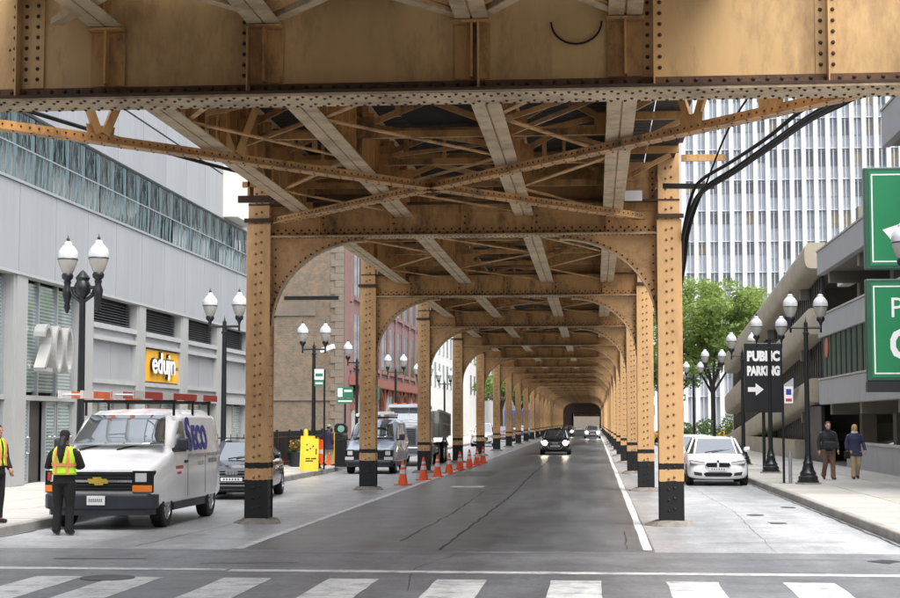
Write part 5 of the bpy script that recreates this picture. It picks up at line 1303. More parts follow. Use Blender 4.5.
for (y0, y1, z, mt, hh) in ((-1.1, -.55, 1.02, 'red_print', .06), (-1.0, -.6, .92, 'red_print', .05), (1.35, 2.2, 1.08, 'grey_print', .09), (.5, 1.1, 1.05, 'alloy', .08)):
    n = int((y1 - y0) / .11)
    for q in range(n): obj('side_print', MB().box((d['hw'] - .005, y0 + .11 * q, z), (d['hw'] + .004, y0 + .11 * q + .08, z + hh)), mt, wv)
for y in (-.7, .7, 2.0):
    rk = MB(); rk.beam((-.88, y, 2.27), (.88, y, 2.27), .05, .05)
    for s in (-1, 1): rk.beam((s * .84, y, 2.0), (s * .84, y, 2.29), .04, .04)
    obj('roof_rack_bar', rk, 'black_paint', wv)
def ladder(label, x0, x1, y0, y1, z, m1):
    t = thing('ladder', label, 'ladder', (-8.68, 30.1, 0))
    L = y1 - y0; wd = .40
    for s in (-.5, .5):
        a = Vector((x0 + s * wd, y0, z)); b = Vector((x1 + s * wd, y1, z))
        r = obj('ladder_rail', MB().beam(a, b, .035, .125), m1, t)
        for k, (q0, q1) in enumerate(((0.0, .10), (.30, .42), (.72, .80))):
            obj('rail_sleeve', MB().beam(a.lerp(b, q0), a.lerp(b, q1), .045, .135), 'pvc_white', r)
    for k in range(int(L / .3)):
        f_ = (k + .5) / int(L / .3); p = Vector((x0 + (x1 - x0) * f_, y0 + L * f_, z)); obj('ladder_rung', MB().tube([p + Vector((-wd / 2, 0, 0)), p + Vector((wd / 2, 0, 0))], .016, 6), 'ladder_rung', t)
ladder('red fibreglass ladder with white sleeves on the street side of the van roof', .52, .62, -2.9, 2.75, 2.36, 'ladder_red')
ladder('orange fibreglass ladder on the kerb side of the van roof', -.35, -.18, -3.1, 2.3, 2.36, 'ladder_orange')
sv, d2 = van('small blue-grey panel van behind the second left column, pipes on its roof', (-8.1, 59.6, 0), 0, 4.6, 1.80, 1.95, 'blue_car', 1.12, .80, .95, .32, 'charcoal_plastic', False, 'van')
for q, (x, l) in enumerate(((-.3, 'bundle of white pipes on the roof of the small blue-grey van, kerb side'), (.35, 'bundle of white pipes on the roof of the small blue-grey van, street side'))):
    pb = thing('pipe_bundle', l, 'pipes', (-8.1 + x, 59.6, 2.0), 0)
    for k in range(3): obj('pipe', sm(MB().tube([((k - 1) * .13, -2.3, .12 + .06 * (k == 1)), ((k - 1) * .13, 1.8, .14 + .06 * (k == 1))], .065, 10), 'pipe'), 'pvc_white', pb)
    obj('rack_bar', MB().box((-.3, -.9, 0), (.3, -.82, .06)), 'black_paint', pb); obj('rack_bar', MB().box((-.3, .7, 0), (.3, .78, .06)), 'black_paint', pb)

# dump truck facing the viewer
dt = thing('dump_truck', 'silver dump truck with a grey ribbed bed behind the orange cones', 'truck', (-8.0, 67.2, 0)); dt.scale = (.9, .9, .9)
hood = bevel(obj('hood', loft([ring(0, [(0, .85), (.62, .85), (.66, 1.05), (.62, 1.75), (.45, 1.86), (0, 1.88)]), ring(.25, [(0, .8), (.80, .8), (.84, 1.05), (.76, 1.80), (.55, 1.92), (0, 1.94)]), ring(1.6, [(0, .8), (.95, .8), (1.0, 1.1), (.92, 1.95), (.7, 2.03), (0, 2.05)])]), 'truck_silver', dt), .04, 2)
for s in (-1, 1):
    fe = obj('fender', sm(MB().lathe([(.70, -.16), (.72, 0), (.70, .16), (.58, .16), (.58, -.16)], (s * 1.04, .75, .56), 26, 'X'), 'fender'), 'truck_silver', dt)
    fe.data.transform(Matrix.Identity(4))
    obj('headlight', bevel(obj('tmp', MB().box((s * .92 - .17, -.02, 1.06), (s * .92 + .17, .3, 1.30)), 'head_lamp', dt), .03, 2).data, 'head_lamp', dt); bpy.data.objects.remove(bpy.data.objects['tmp'])
    obj('turn_signal', MB().box((s * 1.0 - .10, -.03, 1.32), (s * 1.0 + .10, .2, 1.46)), 'amber_lit', dt)
    obj('mirror', bevel(obj('tmp', MB().box((s * 1.35 - .10, 1.7, 2.0), (s * 1.35 + .10, 1.8, 2.55)), 'chrome', dt), .03, 2).data, 'chrome', dt); bpy.data.objects.remove(bpy.data.objects['tmp'])
    obj('mirror_arm', MB().beam((s * 1.0, 1.8, 2.5), (s * 1.36, 1.78, 2.5), .03, .03), 'chrome', dt)
    obj('exhaust_stack', sm(MB().tube([(s * 1.05, 3.35, .8), (s * 1.05, 3.35, 3.3)], .08, 10), 'exhaust_stack'), 'chrome', dt) if s < 0 else None
    wheel(dt, s * 1.0, .75, .52, .30, s, 'alloy', 8)
    for y in (4.0, 6.6, 7.9): wheel(dt, s * .98, y, .52, .55, s, 'alloy', 8)
gg = obj('grille', MB().box((-.52, -.06, 1.0), (.52, .1, 1.74)), 'charcoal_plastic', dt)
for k in range(8): obj('grille_bar', MB().box((-.50, -.075, 1.03 + .09 * k), (.50, -.061, 1.06 + .09 * k)), 'chrome', gg)
obj('grille_surround', MB().box((-.58, -.055, .95), (.58, .09, 1.80)), 'chrome', gg)
bevel(obj('bumper', MB().box((-1.2, -.18, .52), (1.2, .06, .90)), 'chrome', dt), .04, 2)
cab = bevel(obj('cab', loft([ring(1.6, [(0, .7), (.98, .7), (1.05, .9), (1.05, 2.0), (.9, 2.06), (0, 2.1)]), ring(1.75, [(0, .7), (.98, .7), (1.05, .9), (1.05, 2.05), (.98, 2.2), (0, 2.25)]), ring(2.0, [(0, .7), (.98, .7), (1.05, .9), (1.05, 2.1), (.96, 2.82), (0, 2.92)]), ring(3.2, [(0, .7), (.98, .7), (1.05, .9), (1.05, 2.1), (.96, 2.86), (0, 2.96)])]), 'truck_silver', dt), .03, 2)
wsn = quadpatch('windscreen', [(-.90, 1.68, 2.14), (.90, 1.68, 2.14), (.86, 1.93, 2.72), (-.86, 1.93, 2.72)], 'car_glass', dt, .03)
obj('screen_divider', MB().beam((0, 1.66, 2.14), (0, 1.91, 2.72), .05, .03), 'truck_silver', wsn)
for s in (-1, 1): quadpatch('side_window', [(s * 1.057, 2.1, 2.15), (s * 1.057, 3.0, 2.15), (s * .99, 3.0, 2.68), (s * .99, 2.2, 2.68)], 'car_glass', dt)
obj('sun_visor', MB().add([(-.98, 1.55, 2.78), (.98, 1.55, 2.78), (.96, 1.98, 2.92), (-.96, 1.98, 2.92), (-.98, 1.55, 2.75), (.98, 1.55, 2.75), (.96, 1.98, 2.88), (-.96, 1.98, 2.88)], [(0, 1, 2, 3), (7, 6, 5, 4), (0, 4, 5, 1), (2, 6, 7, 3), (1, 5, 6, 2), (0, 3, 7, 4)]), 'truck_silver', dt)
for x in (-.7, -.25, .25, .7): obj('roof_marker', MB().box((x - .08, 2.05, 2.93), (x + .08, 2.15, 2.99)), 'amber', dt)
bed = obj('bed', MB(), None, dt); bpy.data.objects.remove(bed)
bd = MB()
bd.add([(-1.22, 3.6, 1.35), (1.22, 3.6, 1.35), (1.22, 9.2, 1.25), (-1.22, 9.2, 1.25), (-1.25, 3.5, 2.6), (1.25, 3.5, 2.6), (1.25, 9.3, 2.4), (-1.25, 9.3, 2.4)], [(0, 3, 2, 1), (0, 1, 5, 4), (1, 2, 6, 5), (2, 3, 7, 6), (3, 0, 4, 7)])
bo = obj('bed', bd, 'truck_bed', dt); mm = bo.modifiers.new('th', 'SOLIDIFY'); mm.thickness = .08
for s in (-1, 1):
    for k in range(7):
        y = 3.75 + .88 * k; zt = 2.58 - .20 * (y - 3.5) / 5.8
        obj('bed_rib', MB().box((min(s * 1.20, s * 1.36), y, 1.35), (max(s * 1.20, s * 1.36), y + .12, zt)), 'truck_bed', bo)
    obj('bed_rail', MB().beam((s * 1.28, 3.5, 2.62), (s * 1.28, 9.3, 2.42), .14, .12), 'truck_bed', bo)
    obj('bed_rail', MB().beam((s * 1.28, 3.5, 2.02), (s * 1.28, 9.2, 1.92), .12, .10), 'truck_bed', bo)
obj('chassis', MB().box((-.45, .4, .55), (.45, 9.0, 1.0)), 'black_paint', dt)
obj('fuel_tank', sm(MB().tube([(1.0, 2.2, .75), (1.0, 3.2, .75)], .28, 14), 'fuel_tank'), 'chrome', dt)
# blue bus far on the left
bs = thing('bus', 'far blue and white bus glimpsed between the left columns', 'bus', (-8.2, 168, 0))
bevel(obj('body', MB().box((-1.25, 0, .35), (1.25, 11, 3.1)), 'bus_blue', bs), .1, 3)
obj('windscreen', MB().box((-1.1, -.03, 1.3), (1.1, .02, 2.7)), 'car_glass', bs)
obj('stripe', MB().box((-1.27, -.02, .9), (1.27, 11.0, 1.2)), 'sign_white', bs)
for s in (-1, 1):
    for y in (2.4, 8.2): wheel(bs, s * 1.1, y, .48, .3, s)
    obj('headlight', MB().box((s * .9 - .15, -.04, .6), (s * .9 + .15, .0, .8)), 'head_lamp', bs)
# ================================================================ people
def eloft(mb, secs, n=20):
    """secs: (cx, cy, z, rx, ry)"""
    vs = [(cx + rx * cos(2 * pi * k / n), cy + ry * sin(2 * pi * k / n), z) for cx, cy, z, rx, ry in secs for k in range(n)]
    mb.add(vs, [(i * n + k, i * n + (k + 1) % n, (i + 1) * n + (k + 1) % n, (i + 1) * n + k) for i in range(len(secs) - 1) for k in range(n)] + [tuple(range(n - 1, -1, -1)), tuple(range((len(secs) - 1) * n, len(secs) * n))])
def remesh(o, vox, sm_it=4):
    m = o.modifiers.new('r', 'REMESH'); m.mode = 'VOXEL'; m.voxel_size = vox
    if sm_it: s = o.modifiers.new('s', 'SMOOTH'); s.iterations = sm_it; s.factor = .5
    bake(o); o.data.polygons.foreach_set('use_smooth', [True] * len(o.data.polygons)); return o
def head(mb, c):
    x, y, z = c                                            # c: centre of the head, facing -Y
    eloft(mb, [(x, y + .015, z - .125, .035, .03), (x, y - .022, z - .115, .045, .055), (x, y - .018, z - .085, .058, .075), (x, y - .005, z - .04, .068, .088), (x, y, z + .01, .074, .096), (x, y + .008, z + .06, .072, .094), (x, y + .01, z + .095, .055, .07), (x, y + .01, z + .115, .02, .025)])
    mb.tube([(x, y - .09, z + .02), (x, y - .108, z - .028)], [.010, .017], 8)                       # nose
    for s in (-1, 1):
        mb.tube([(x + s * .072, y + .01, z + .02), (x + s * .082, y + .018, z - .03)], [.018, .012], 6)  # ears
    mb.tube([(x - .022, y - .090, z - .062), (x + .022, y - .090, z - .062)], .009, 6)               # lips
    mb.tube([(x - .045, y - .086, z + .03), (x + .045, y - .086, z + .03)], .008, 6)                 # brow
def hand(mb, w_, tip, side):
    """wrist position, unit direction of the fingers, +1/-1 for the side the thumb leaves from"""
    w_ = Vector(w_); d = Vector(tip).normalized(); r = d.cross(Vector((0, 1, 0)))
    if r.length < .1: r = d.cross(Vector((1, 0, 0)))
    r.normalize(); u = r.cross(d)
    mb.tube([w_, w_ + d * .05, w_ + d * .09], [.028, .038, .034], 8)
    for k, ln in enumerate((.065, .078, .072, .055)):
        b = w_ + d * .085 + u * (k - 1.5) * .019
        mb.tube([b, b + d * ln * .55, b + (d + r * .5 * side).normalized() * ln * .95], [.0095, .009, .0075], 6)
    b = w_ + d * .03 + u * -.034; mb.tube([b, b + (d - u * .7).normalized() * .04, b + (d - u * .3).normalized() * .075], [.012, .011, .009], 6)
def person(label, loc, rz, hgt, P, cat='person', skin='skin', top='cloth_black', legs='cloth_black', shoe='shoe', hair='hair_black', hair_fn=None, coat=None, group=None, build=1.0):
    k = hgt / 1.75
    t = thing('person', label, cat, loc, rz, group); t.scale = (k, k, k)
    J = dict(pel=(0, 0, .94), ch=(0, .0, 1.33), nk=(0, .01, 1.48), hd=(0, -.015, 1.625))
    J.update(P)
    b = MB(); head(b, J['hd'])
    b.tube([J['nk'], (J['hd'][0], J['hd'][1] + .02, J['hd'][2] - .08)], [.062, .052], 10)
    eloft(b, [(0, 0, .86, .12, .09), (0, 0, .95, .155, .105), (0, 0, 1.12, .135, .09), (0, 0, 1.30, .16, .105), (0, .005, 1.42, .15, .085), (0, .01, 1.50, .06, .06)])
    for s, q in ((-1, 'L'), (1, 'R')):
        sh, el, wr = J['sh' + q], J['el' + q], J['wr' + q]
        b.tube([sh, el, wr], [.055, .042, .028], 10); hand(b, wr, J.get('hn' + q, (0, -.2, -1)), s)
        hp, kn, an, to = J['hp' + q], J['kn' + q], J['an' + q], J['to' + q]
        b.tube([hp, kn, an], [.085, .058, .042], 10); b.tube([an, to], [.042, .032], 8)
    bo = remesh(obj('body', b, skin, t), .0085, 3); bo.data.materials.clear(); bo.data.materials.append(MATS[skin])
    # trousers
    m = MB(); eloft(m, [(0, 0, .84, .13 * build, .105), (0, 0, .93, .165 * build, .125), (0, 0, 1.05, .15 * build, .115)])
    for q in 'LR':
        hp, kn, an = [Vector(J[x + q]) for x in ('hp', 'kn', 'an')]
        m.tube([hp, hp.lerp(kn, .5), kn, kn.lerp(an, .6), an + Vector((0, 0, -.02))], [.108 * build, .095 * build, .078, .072, .078], 12)
    tr = remesh(obj('trousers', m, legs, t), .016, 3); tr.data.materials.clear(); tr.data.materials.append(MATS[legs])
    # jacket or coat
    m = MB(); hem = coat or .86; f = build
    secs = [(0, 0, hem, .185 * f + .04 * (hem < .8), .14 + .03 * (hem < .8)), (0, 0, .95, .18 * f, .135), (0, 0, 1.12, .165 * f, .125), (0, 0, 1.30, .185 * f, .135), (0, .008, 1.42, .175 * f, .11), (0, .012, 1.48, .11, .085), (0, .012, 1.525, .075, .072)]
    eloft(m, secs)
    for q in 'LR':
        sh, el, wr = [Vector(J[x + q]) for x in ('sh', 'el', 'wr')]
        m.tube([Vector((sh.x * .45, sh.y, sh.z + .0)), Vector((sh.x * .88, sh.y, sh.z - .02)), sh.lerp(el, .22), sh.lerp(el, .6), el, el.lerp(wr, .55), wr], [.05, .070, .074, .068, .062, .056, .050], 12)
    jk = remesh(obj('jacket', m, top, t), .014, 3); jk.data.materials.clear(); jk.data.materials.append(MATS[top])
    for q in 'LR':
        an, to = Vector(J['an' + q]), Vector(J['to' + q])
        s_ = MB(); d = (to - an); d.z = 0; d.normalize()
        z0 = min(an.z - .06, to.z - .03)
        s_.tube([an + Vector((0, 0, -.01)) - d * .05, an.lerp(to, .5) + Vector((0, 0, -.012)), to + d * .02], [.048, .045, .036], 10); so = obj('shoe', sm(s_, 'shoe'), shoe, t)
    if hair_fn:
        h = MB(); hair_fn(h, J['hd']); ho = remesh(obj('hair', h, hair, t), .012, 2); ho.data.materials.clear(); ho.data.materials.append(MATS[hair])
    # eyes
    x, y, z = J['hd']
    for s in (-1, 1): obj('eye', MB().lathe([(.0, -.004), (.009, -.002), (.011, .004)], (x + s * .03, y - .0945, z + .012), 8, 'Y'), 'hair_black', bo)
    return t, J
def short_hair(h, c):
    x, y, z = c; eloft(h, [(x, y + .03, z - .03, .074, .085), (x, y + .018, z + .03, .081, .098), (x, y + .016, z + .08, .078, .096), (x, y + .012, z + .115, .055, .065), (x, y + .012, z + .13, .02, .02)])
def bob_hair(h, c):
    x, y, z = c; eloft(h, [(x, y + .035, z - .11, .085, .075), (x, y + .032, z - .04, .098, .088), (x, y + .02, z + .03, .096, .105), (x, y + .016, z + .09, .082, .10), (x, y + .012, z + .128, .05, .06), (x, y + .012, z + .14, .02, .02)])
def long_hair(h, c):
    short_hair(h, c); x, y, z = c
    h.tube([(x, y + .09, z + .02), (x + .01, y + .14, z - .12), (x + .015, y + .16, z - .28), (x + .01, y + .155, z - .44)], [.06, .075, .065, .022], 10)
stand = dict(shL=(-.185, .01, 1.42), shR=(.185, .01, 1.42), hpL=(-.095, 0, .90), hpR=(.095, 0, .90), knL=(-.105, -.015, .49), knR=(.105, -.015, .49), anL=(-.11, .03, .085), anR=(.11, .03, .085), toL=(-.125, -.12, .045), toR=(.125, -.12, .045))
def vest_on(t, mt='vest_lime', ln=1.02):
    secs = [(ln, .215, .170), (1.12, .195, .152), (1.30, .212, .162), (1.42, .205, .140), (1.50, .13, .105)]
    def S(th, z, e=0):
        for (a, b) in zip(secs, secs[1:]):
            if z <= b[0]:
                q = (z - a[0]) / (b[0] - a[0]); return ((a[1] + (b[1] - a[1]) * q + e) * cos(th), (a[2] + (b[2] - a[2]) * q + e) * sin(th), z)
        return (0, 0, z)
    def patch(th0, th1, z0, z1, e, nt=24, nz=8):
        mb = MB(); mb.v = [S(th0 + (th1 - th0) * i / nt, z0 + (z1 - z0) * j / nz, e) for j in range(nz + 1) for i in range(nt + 1)]
        mb.f = [(j * (nt + 1) + i, j * (nt + 1) + i + 1, (j + 1) * (nt + 1) + i + 1, (j + 1) * (nt + 1) + i) for j in range(nz) for i in range(nt)]; return mb
    v = obj('vest', sm(patch(-pi / 2 + .12, pi * 1.5 - .12, ln, 1.495, .0, 48, 10), 'vest'), mt, t); m = v.modifiers.new('t', 'SOLIDIFY'); m.thickness = .012
    for a, b, z0, z1, n in ((pi / 2 - .62, pi / 2 - .42, ln, 1.49, 4), (pi / 2 + .42, pi / 2 + .62, ln, 1.49, 4), (-pi / 2 + .3, -pi / 2 + .5, ln, 1.49, 4), (-pi / 2 - .5, -pi / 2 - .3, ln, 1.49, 4), (-pi / 2 + .14, pi * 1.5 - .14, 1.165, 1.215, 40)):
        s = obj('vest_stripe', patch(a, b, z0, z1, .014, n), 'vest_orange', v); m = s.modifiers.new('t', 'SOLIDIFY'); m.thickness = .006
def cap_on(t, c, mt='cloth_black', brim=True):
    x, y, z = c; m = MB(); eloft(m, [(x, y + .012, z + .05, .088, .104), (x, y + .012, z + .10, .084, .10), (x, y + .012, z + .14, .055, .07), (x, y + .012, z + .15, .02, .02)])
    o = obj('cap', sm(m, 'cap'), mt, t)
    if brim: obj('cap_brim', MB().prism([(x - .07, y - .08), (x - .05, y - .155), (x + .05, y - .155), (x + .07, y - .08)], z + .055, z + .066, 'XY'), mt, o)
# guard with her back to the viewer, writing at the van
P = dict(stand); P.update(elL=(-.30, -.02, 1.16), elR=(.30, -.02, 1.16), wrL=(-.16, -.24, 1.14), wrR=(.14, -.24, 1.16), hnL=(.6, -.8, 0), hnR=(-.6, -.8, 0))
ga, J = person('person in lime hi-vis vest seen from behind, standing at the front of the white van', (-8.86, 26.25, 0), radians(180), 1.73, P, hair_fn=long_hair, build=1.05)
vest_on(ga); cap_on(ga, J['hd'])
obj('notepad', MB().box((-.12, -.36, 1.13), (.10, -.22, 1.15)), 'charcoal_plastic', ga); obj('radio', MB().box((.20, .05, .92), (.25, .10, 1.06)), 'red_print', ga)
P = dict(stand); P.update(elL=(-.25, .03, 1.14), elR=(.25, .0, 1.14), wrL=(-.24, -.06, .90), wrR=(.20, -.14, .96), hnL=(0, -.25, -1), hnR=(-.1, -.5, -1))
gb2, J = person('person in lime hi-vis vest at the left edge, standing on the kerb', (-10.23, 26.75, .15), radians(68), 1.70, P, hair_fn=long_hair, top='cloth_brown' if False else 'cloth_black')
vest_on(gb2)
# couple walking towards the viewer
P = dict(stand); P.update(elL=(-.27, .06, 1.15), elR=(.26, .0, 1.14), wrL=(-.27, .02, .89), wrR=(.27, -.10, .90), hnL=(0, -.1, -1), hnR=(0, -.2, -1),
    knL=(-.10, -.02, .49), anL=(-.10, .20, .14), toL=(-.11, .08, .05), knR=(.10, -.11, .50), anR=(.10, -.14, .085), toR=(.11, -.29, .055))
mn, J = person('man in dark jacket and brown trousers with a shoulder bag, walking beside a woman', (6.93, 48.8, .15), radians(8), 1.74, P, skin='skin_pale', top='cloth_dark', legs='cloth_brown', shoe='shoe_brown', hair='hair_brown', hair_fn=short_hair, build=1.12, group='couple walking on the right')
bg_ = thing('shoulder_bag', 'dark shoulder bag at the walking man\'s waist', 'bag', (6.93, 48.8, .15), radians(8))
bevel(obj('bag_body', MB().box((-.20, -.32, .93), (.17, -.19, 1.15)), 'cloth_dark', bg_), .04, 3)
obj('bag_strap', sm(MB().tube([(.16, -.22, 1.13), (.10, -.19, 1.3), (-.03, -.16, 1.44), (-.12, -.03, 1.52), (-.17, .14, 1.40), (-.19, .10, 1.2), (-.20, -.18, 1.1)], .016, 6), 'bag_strap'), 'cloth_black', bg_)
P = dict(stand); P.update(elL=(-.27, .02, 1.15), elR=(.28, .02, 1.15), wrL=(-.27, -.06, .92), wrR=(.30, -.12, .93), hnL=(0, -.1, -1), hnR=(0, -.3, -1),
    knL=(-.09, -.09, .50), anL=(-.09, -.10, .085), toL=(-.10, -.24, .05), knR=(.10, -.04, .48), anR=(.09, .14, .13), toR=(.10, .02, .05))
wm_, J = person('blond woman in navy coat and khaki trousers, walking beside a man', (7.82, 49.5, .15), radians(6), 1.64, P, skin='skin_pale', top='cloth_navy', legs='cloth_khaki', hair='hair_blond', hair_fn=bob_hair, coat=.74, build=1.15, group='couple walking on the right')
sf = MB(); sf.lathe([(.085, 1.455), (.115, 1.48), (.11, 1.52), (.08, 1.545)], (0, 0, 0), 14); obj('scarf', sm(sf, 'scarf'), 'scarf_pale', wm_)
hb = thing('handbag', 'black handbag carried low by the blond woman', 'bag', (7.82, 49.5, .15), radians(6))
bevel(obj('bag_body', MB().box((-.36, -.16, .62), (-.17, -.06, .84)), 'cloth_black', hb), .03, 2); obj('bag_handle', MB().tube([(-.33, -.11, .83), (-.27, -.11, .93), (-.20, -.11, .83)], .010, 6), 'cloth_black', hb)
# far pedestrian by the fence
P = dict(stand); P.update(elL=(-.24, .05, 1.14), elR=(.24, -.03, 1.14), wrL=(-.22, -.02, .92), wrR=(.22, -.14, .95), knL=(-.09, -.10, .5), anL=(-.09, -.12, .085), toL=(-.1, -.26, .05), knR=(.1, .0, .48), anR=(.1, .2, .13), toR=(.1, .08, .05))
fp, J = person('person in dark purple coat and pale cap walking by the black fence', (-10.4, 62.3, .15), radians(150), 1.60, P, top='cloth_purple', legs='cloth_khaki', hair_fn=short_hair, coat=.70, build=1.15)
cap_on(fp, J['hd'], 'cap_green', False)

# ================================================================ signs, boards, bins, fence
ps = thing('public_parking_sign', 'tall black PUBLIC PARKING sign with a white arrow', 'sign', (5.93, 57.3, .15))
obj('post', sm(MB().tube([(.0, .12, 0), (.0, .12, 4.5)], .06, 10), 'post'), 'black_iron', ps)
bevel(obj('sign_board', MB().box((-.66, -.06, 2.05), (.66, .06, 4.50)), 'sign_black', ps), .02, 1)
for txt, z, sz in (('PUBLIC', 4.02, .46), ('PARKING', 3.50, .43)):
    me = text_mesh(txt, sz, .004, offset=.028); bw = max(v.co.x for v in me.vertices) - min(v.co.x for v in me.vertices)
    xform(me, Matrix.Translation((0, -.066, z)) @ FACE_CAM @ Matrix.Diagonal((1.14 / bw, 1, 1, 1))); obj('lettering', me, 'sign_white', ps)
obj('arrow', MB().prism([(-.55, 2.78), (-.28, 2.78), (-.28, 2.64), (.0, 2.86), (-.28, 3.08), (-.28, 2.94), (-.55, 2.94)], -.068, -.061), 'sign_white', ps)
def post_sign(label, loc, h, boards, name='street_sign', group=None):
    t = thing(name, label, 'sign', loc, 0, group)
    obj('post', sm(MB().tube([(0, 0, 0), (0, 0, h)], .035, 8), 'post'), 'black_iron', t)
    obj('foot', MB().box((-.12, -.12, 0), (.12, .12, .02)), 'galvanised', t)
    for (x0, x1, z0, z1, mt, prints) in boards:
        b = obj('sign_board', MB().box((x0, -.052, z0), (x1, -.037, z1)), mt, t)
        for (a, c, d_, e, pm) in prints: obj('sign_print', MB().box((x0 + (x1 - x0) * a, -.0555, z0 + (z1 - z0) * d_), (x0 + (x1 - x0) * c, -.0525, z0 + (z1 - z0) * e)), pm, b)
    return t
post_sign('thin pole with a small white and red parking notice near the lamp on the right', (5.27, 45.8, .15), 2.95, [(.04, .28, 2.25, 2.72, 'sign_white', [(.15, .85, .1, .28, 'red_print'), (.2, .8, .5, .85, 'blue_print')])])
post_sign('green and white notice on a black post beside the yellow board', (-9.72, 57.2, .15), 3.6, [(-.36, -.02, 3.0, 3.22, 'street_sign_green', [(.1, .9, .35, .65, 'sign_white')]), (-.36, -.02, 3.24, 3.62, 'sign_white', [(.1, .9, .3, .6, 'street_sign_green')])])
post_sign('wide green and white parking notice above the pay box', (-9.62, 61.4, .15), 3.05, [(-.32, .32, 2.42, 2.62, 'street_sign_green', [(.08, .92, .35, .65, 'sign_white')]), (-.32, .32, 2.64, 3.06, 'street_sign_green', [(.05, .35, .1, .9, 'sign_white'), (.45, .92, .55, .75, 'sign_white')])])
post_sign('green and white notice on a post by the second left column', (-9.8, 70.5, .15), 3.4, [(-.3, .3, 2.7, 3.3, 'street_sign_green', [(.1, .5, .2, .8, 'sign_white')])])
post_sign('pole with a small green street sign on the far right pavement', (5.3, 100, .15), 3.6, [(-.3, .3, 3.0, 3.4, 'street_sign_green', [(.1, .9, .3, .7, 'sign_white')])])
sp_ = tag(obj('short_post', sm(MB().tube([(5.46, 45.9, .15), (5.46, 45.9, 1.05)], .05, 10), 'short_post'), 'galvanised'), 'short grey metal post on the right pavement left of the lamp', 'post')
def aframe(label, loc, rz, h, prints):
    t = thing('sandwich_board', label, 'sign board', loc, rz)
    for s in (-1, 1):
        p = MB(); a = .22; 
        p.add([(-.25, s * a, 0), (.25, s * a, 0), (.25, s * .03, h), (-.25, s * .03, h), (-.25, s * (a + .03), 0), (.25, s * (a + .03), 0), (.25, s * .06, h), (-.25, s * .06, h)], [(0, 1, 2, 3), (7, 6, 5, 4), (0, 4, 5, 1), (2, 6, 7, 3), (1, 5, 6, 2), (0, 3, 7, 4)])
        b = obj('board', p, 'sign_yellow', t)
        if s < 0 and prints:
            def at(z): return -(a + .03) + (a - .03) * z / h - .004
            for (x0, x1, z0, z1) in ((-.20, -.04, .42, .46), (.0, .18, .42, .46), (-.20, .07, .34, .38), (-.18, -.10, .72, .76), (-.06, .0, .77, .81), (.04, .09, .84, .90), (-.18, -.13, .90, .94), (.15, .19, .58, .78)):
                obj('board_print', MB().add([(x0, at(z0), z0), (x1, at(z0), z0), (x1, at(z1), z1), (x0, at(z1), z1)], [(0, 1, 2, 3)]), 'sign_black', b).modifiers.new('t', 'SOLIDIFY').thickness = .004
    return t
aframe('yellow folding board with dark print, nearer of two on the left pavement', (-9.95, 55.9, .15), radians(8), 1.13, True)
aframe('yellow folding board partly hidden behind the nearer yellow board', (-10.25, 56.9, .15), radians(-4), 1.22, False)
pb = thing('parking_pay_box', 'black parking pay box with a pale green disc on top', 'pay box', (-9.6, 60.3, .15))
bevel(obj('cabinet', MB().box((-.22, -.16, .02), (.22, .16, 1.32)), 'black_iron', pb), .03, 2); obj('foot', MB().box((-.26, -.2, 0), (.26, .2, .025)), 'galvanised', pb)
obj('head', bevel(obj('tmp', MB().prism([(-.24, 1.32), (.24, 1.32), (.24, 1.55), (.14, 1.66), (-.14, 1.66), (-.24, 1.55)], -.14, .14), 'black_iron', pb), .02, 2).data, 'black_iron', pb); bpy.data.objects.remove(bpy.data.objects['tmp'])
obj('green_disc', MB().lathe([(.13, -.01), (.13, .01), (0, .012)], (.02, -.16, 1.46), 18, 'Y'), 'bin_green', pb); obj('screen', MB().box((-.12, -.175, 1.0), (.12, -.161, 1.18)), 'window_dark', pb)
for i, (x, y, l) in enumerate(((-10.75, 63.6, 'orange barrel behind the parking pay box, nearer one'), (-11.05, 64.6, 'orange barrel behind the parking pay box, farther one'))):
    t = thing('traffic_barrel', l, 'barrel', (x, y, .15), 0, 'orange barrels'); obj('drum', sm(MB().lathe([(.30, 0), (.30, .08), (.27, .1), (.25, .55), (.22, 1.0), (.0, 1.0)], (0, 0, 0), 16), 'drum'), 'cone_orange', t)
    obj('reflective_band', sm(MB().lathe([(.262, .45), (.247, .62)], (0, 0, 0), 16), 'reflective_band'), 'cone_band', t); obj('handle', MB().box((-.1, -.03, 1.0), (.1, .03, 1.08)), 'black_paint', t)
fn = thing('iron_fence', 'black iron picket fence along the pavement before the brick wall', 'fence', (-11.9, 57.0, .15))
for k in range(70):
    obj('picket', MB().box((-.02, .22 * k, .05), (.02, .22 * k + .04, 1.36)), 'black_iron', fn)
for z in (.18, 1.12): obj('rail', MB().box((-.02, 0, z), (.02, 15.4, z + .04)), 'black_iron', fn)
for k in range(7): obj('post', MB().box((-.04, 2.5 * k - .04, 0), (.04, 2.5 * k + .04, 1.42)), 'black_iron', fn)
for k in range(14): obj('picket', MB().box((-.24 * k - .25, -.012, .05), (-.24 * k - .226, .012, 1.28)), 'black_iron', fn)
for z in (.18, 1.12): obj('rail', MB().box((-3.5, -.02, z), (-.05, .02, z + .04)), 'black_iron', fn)
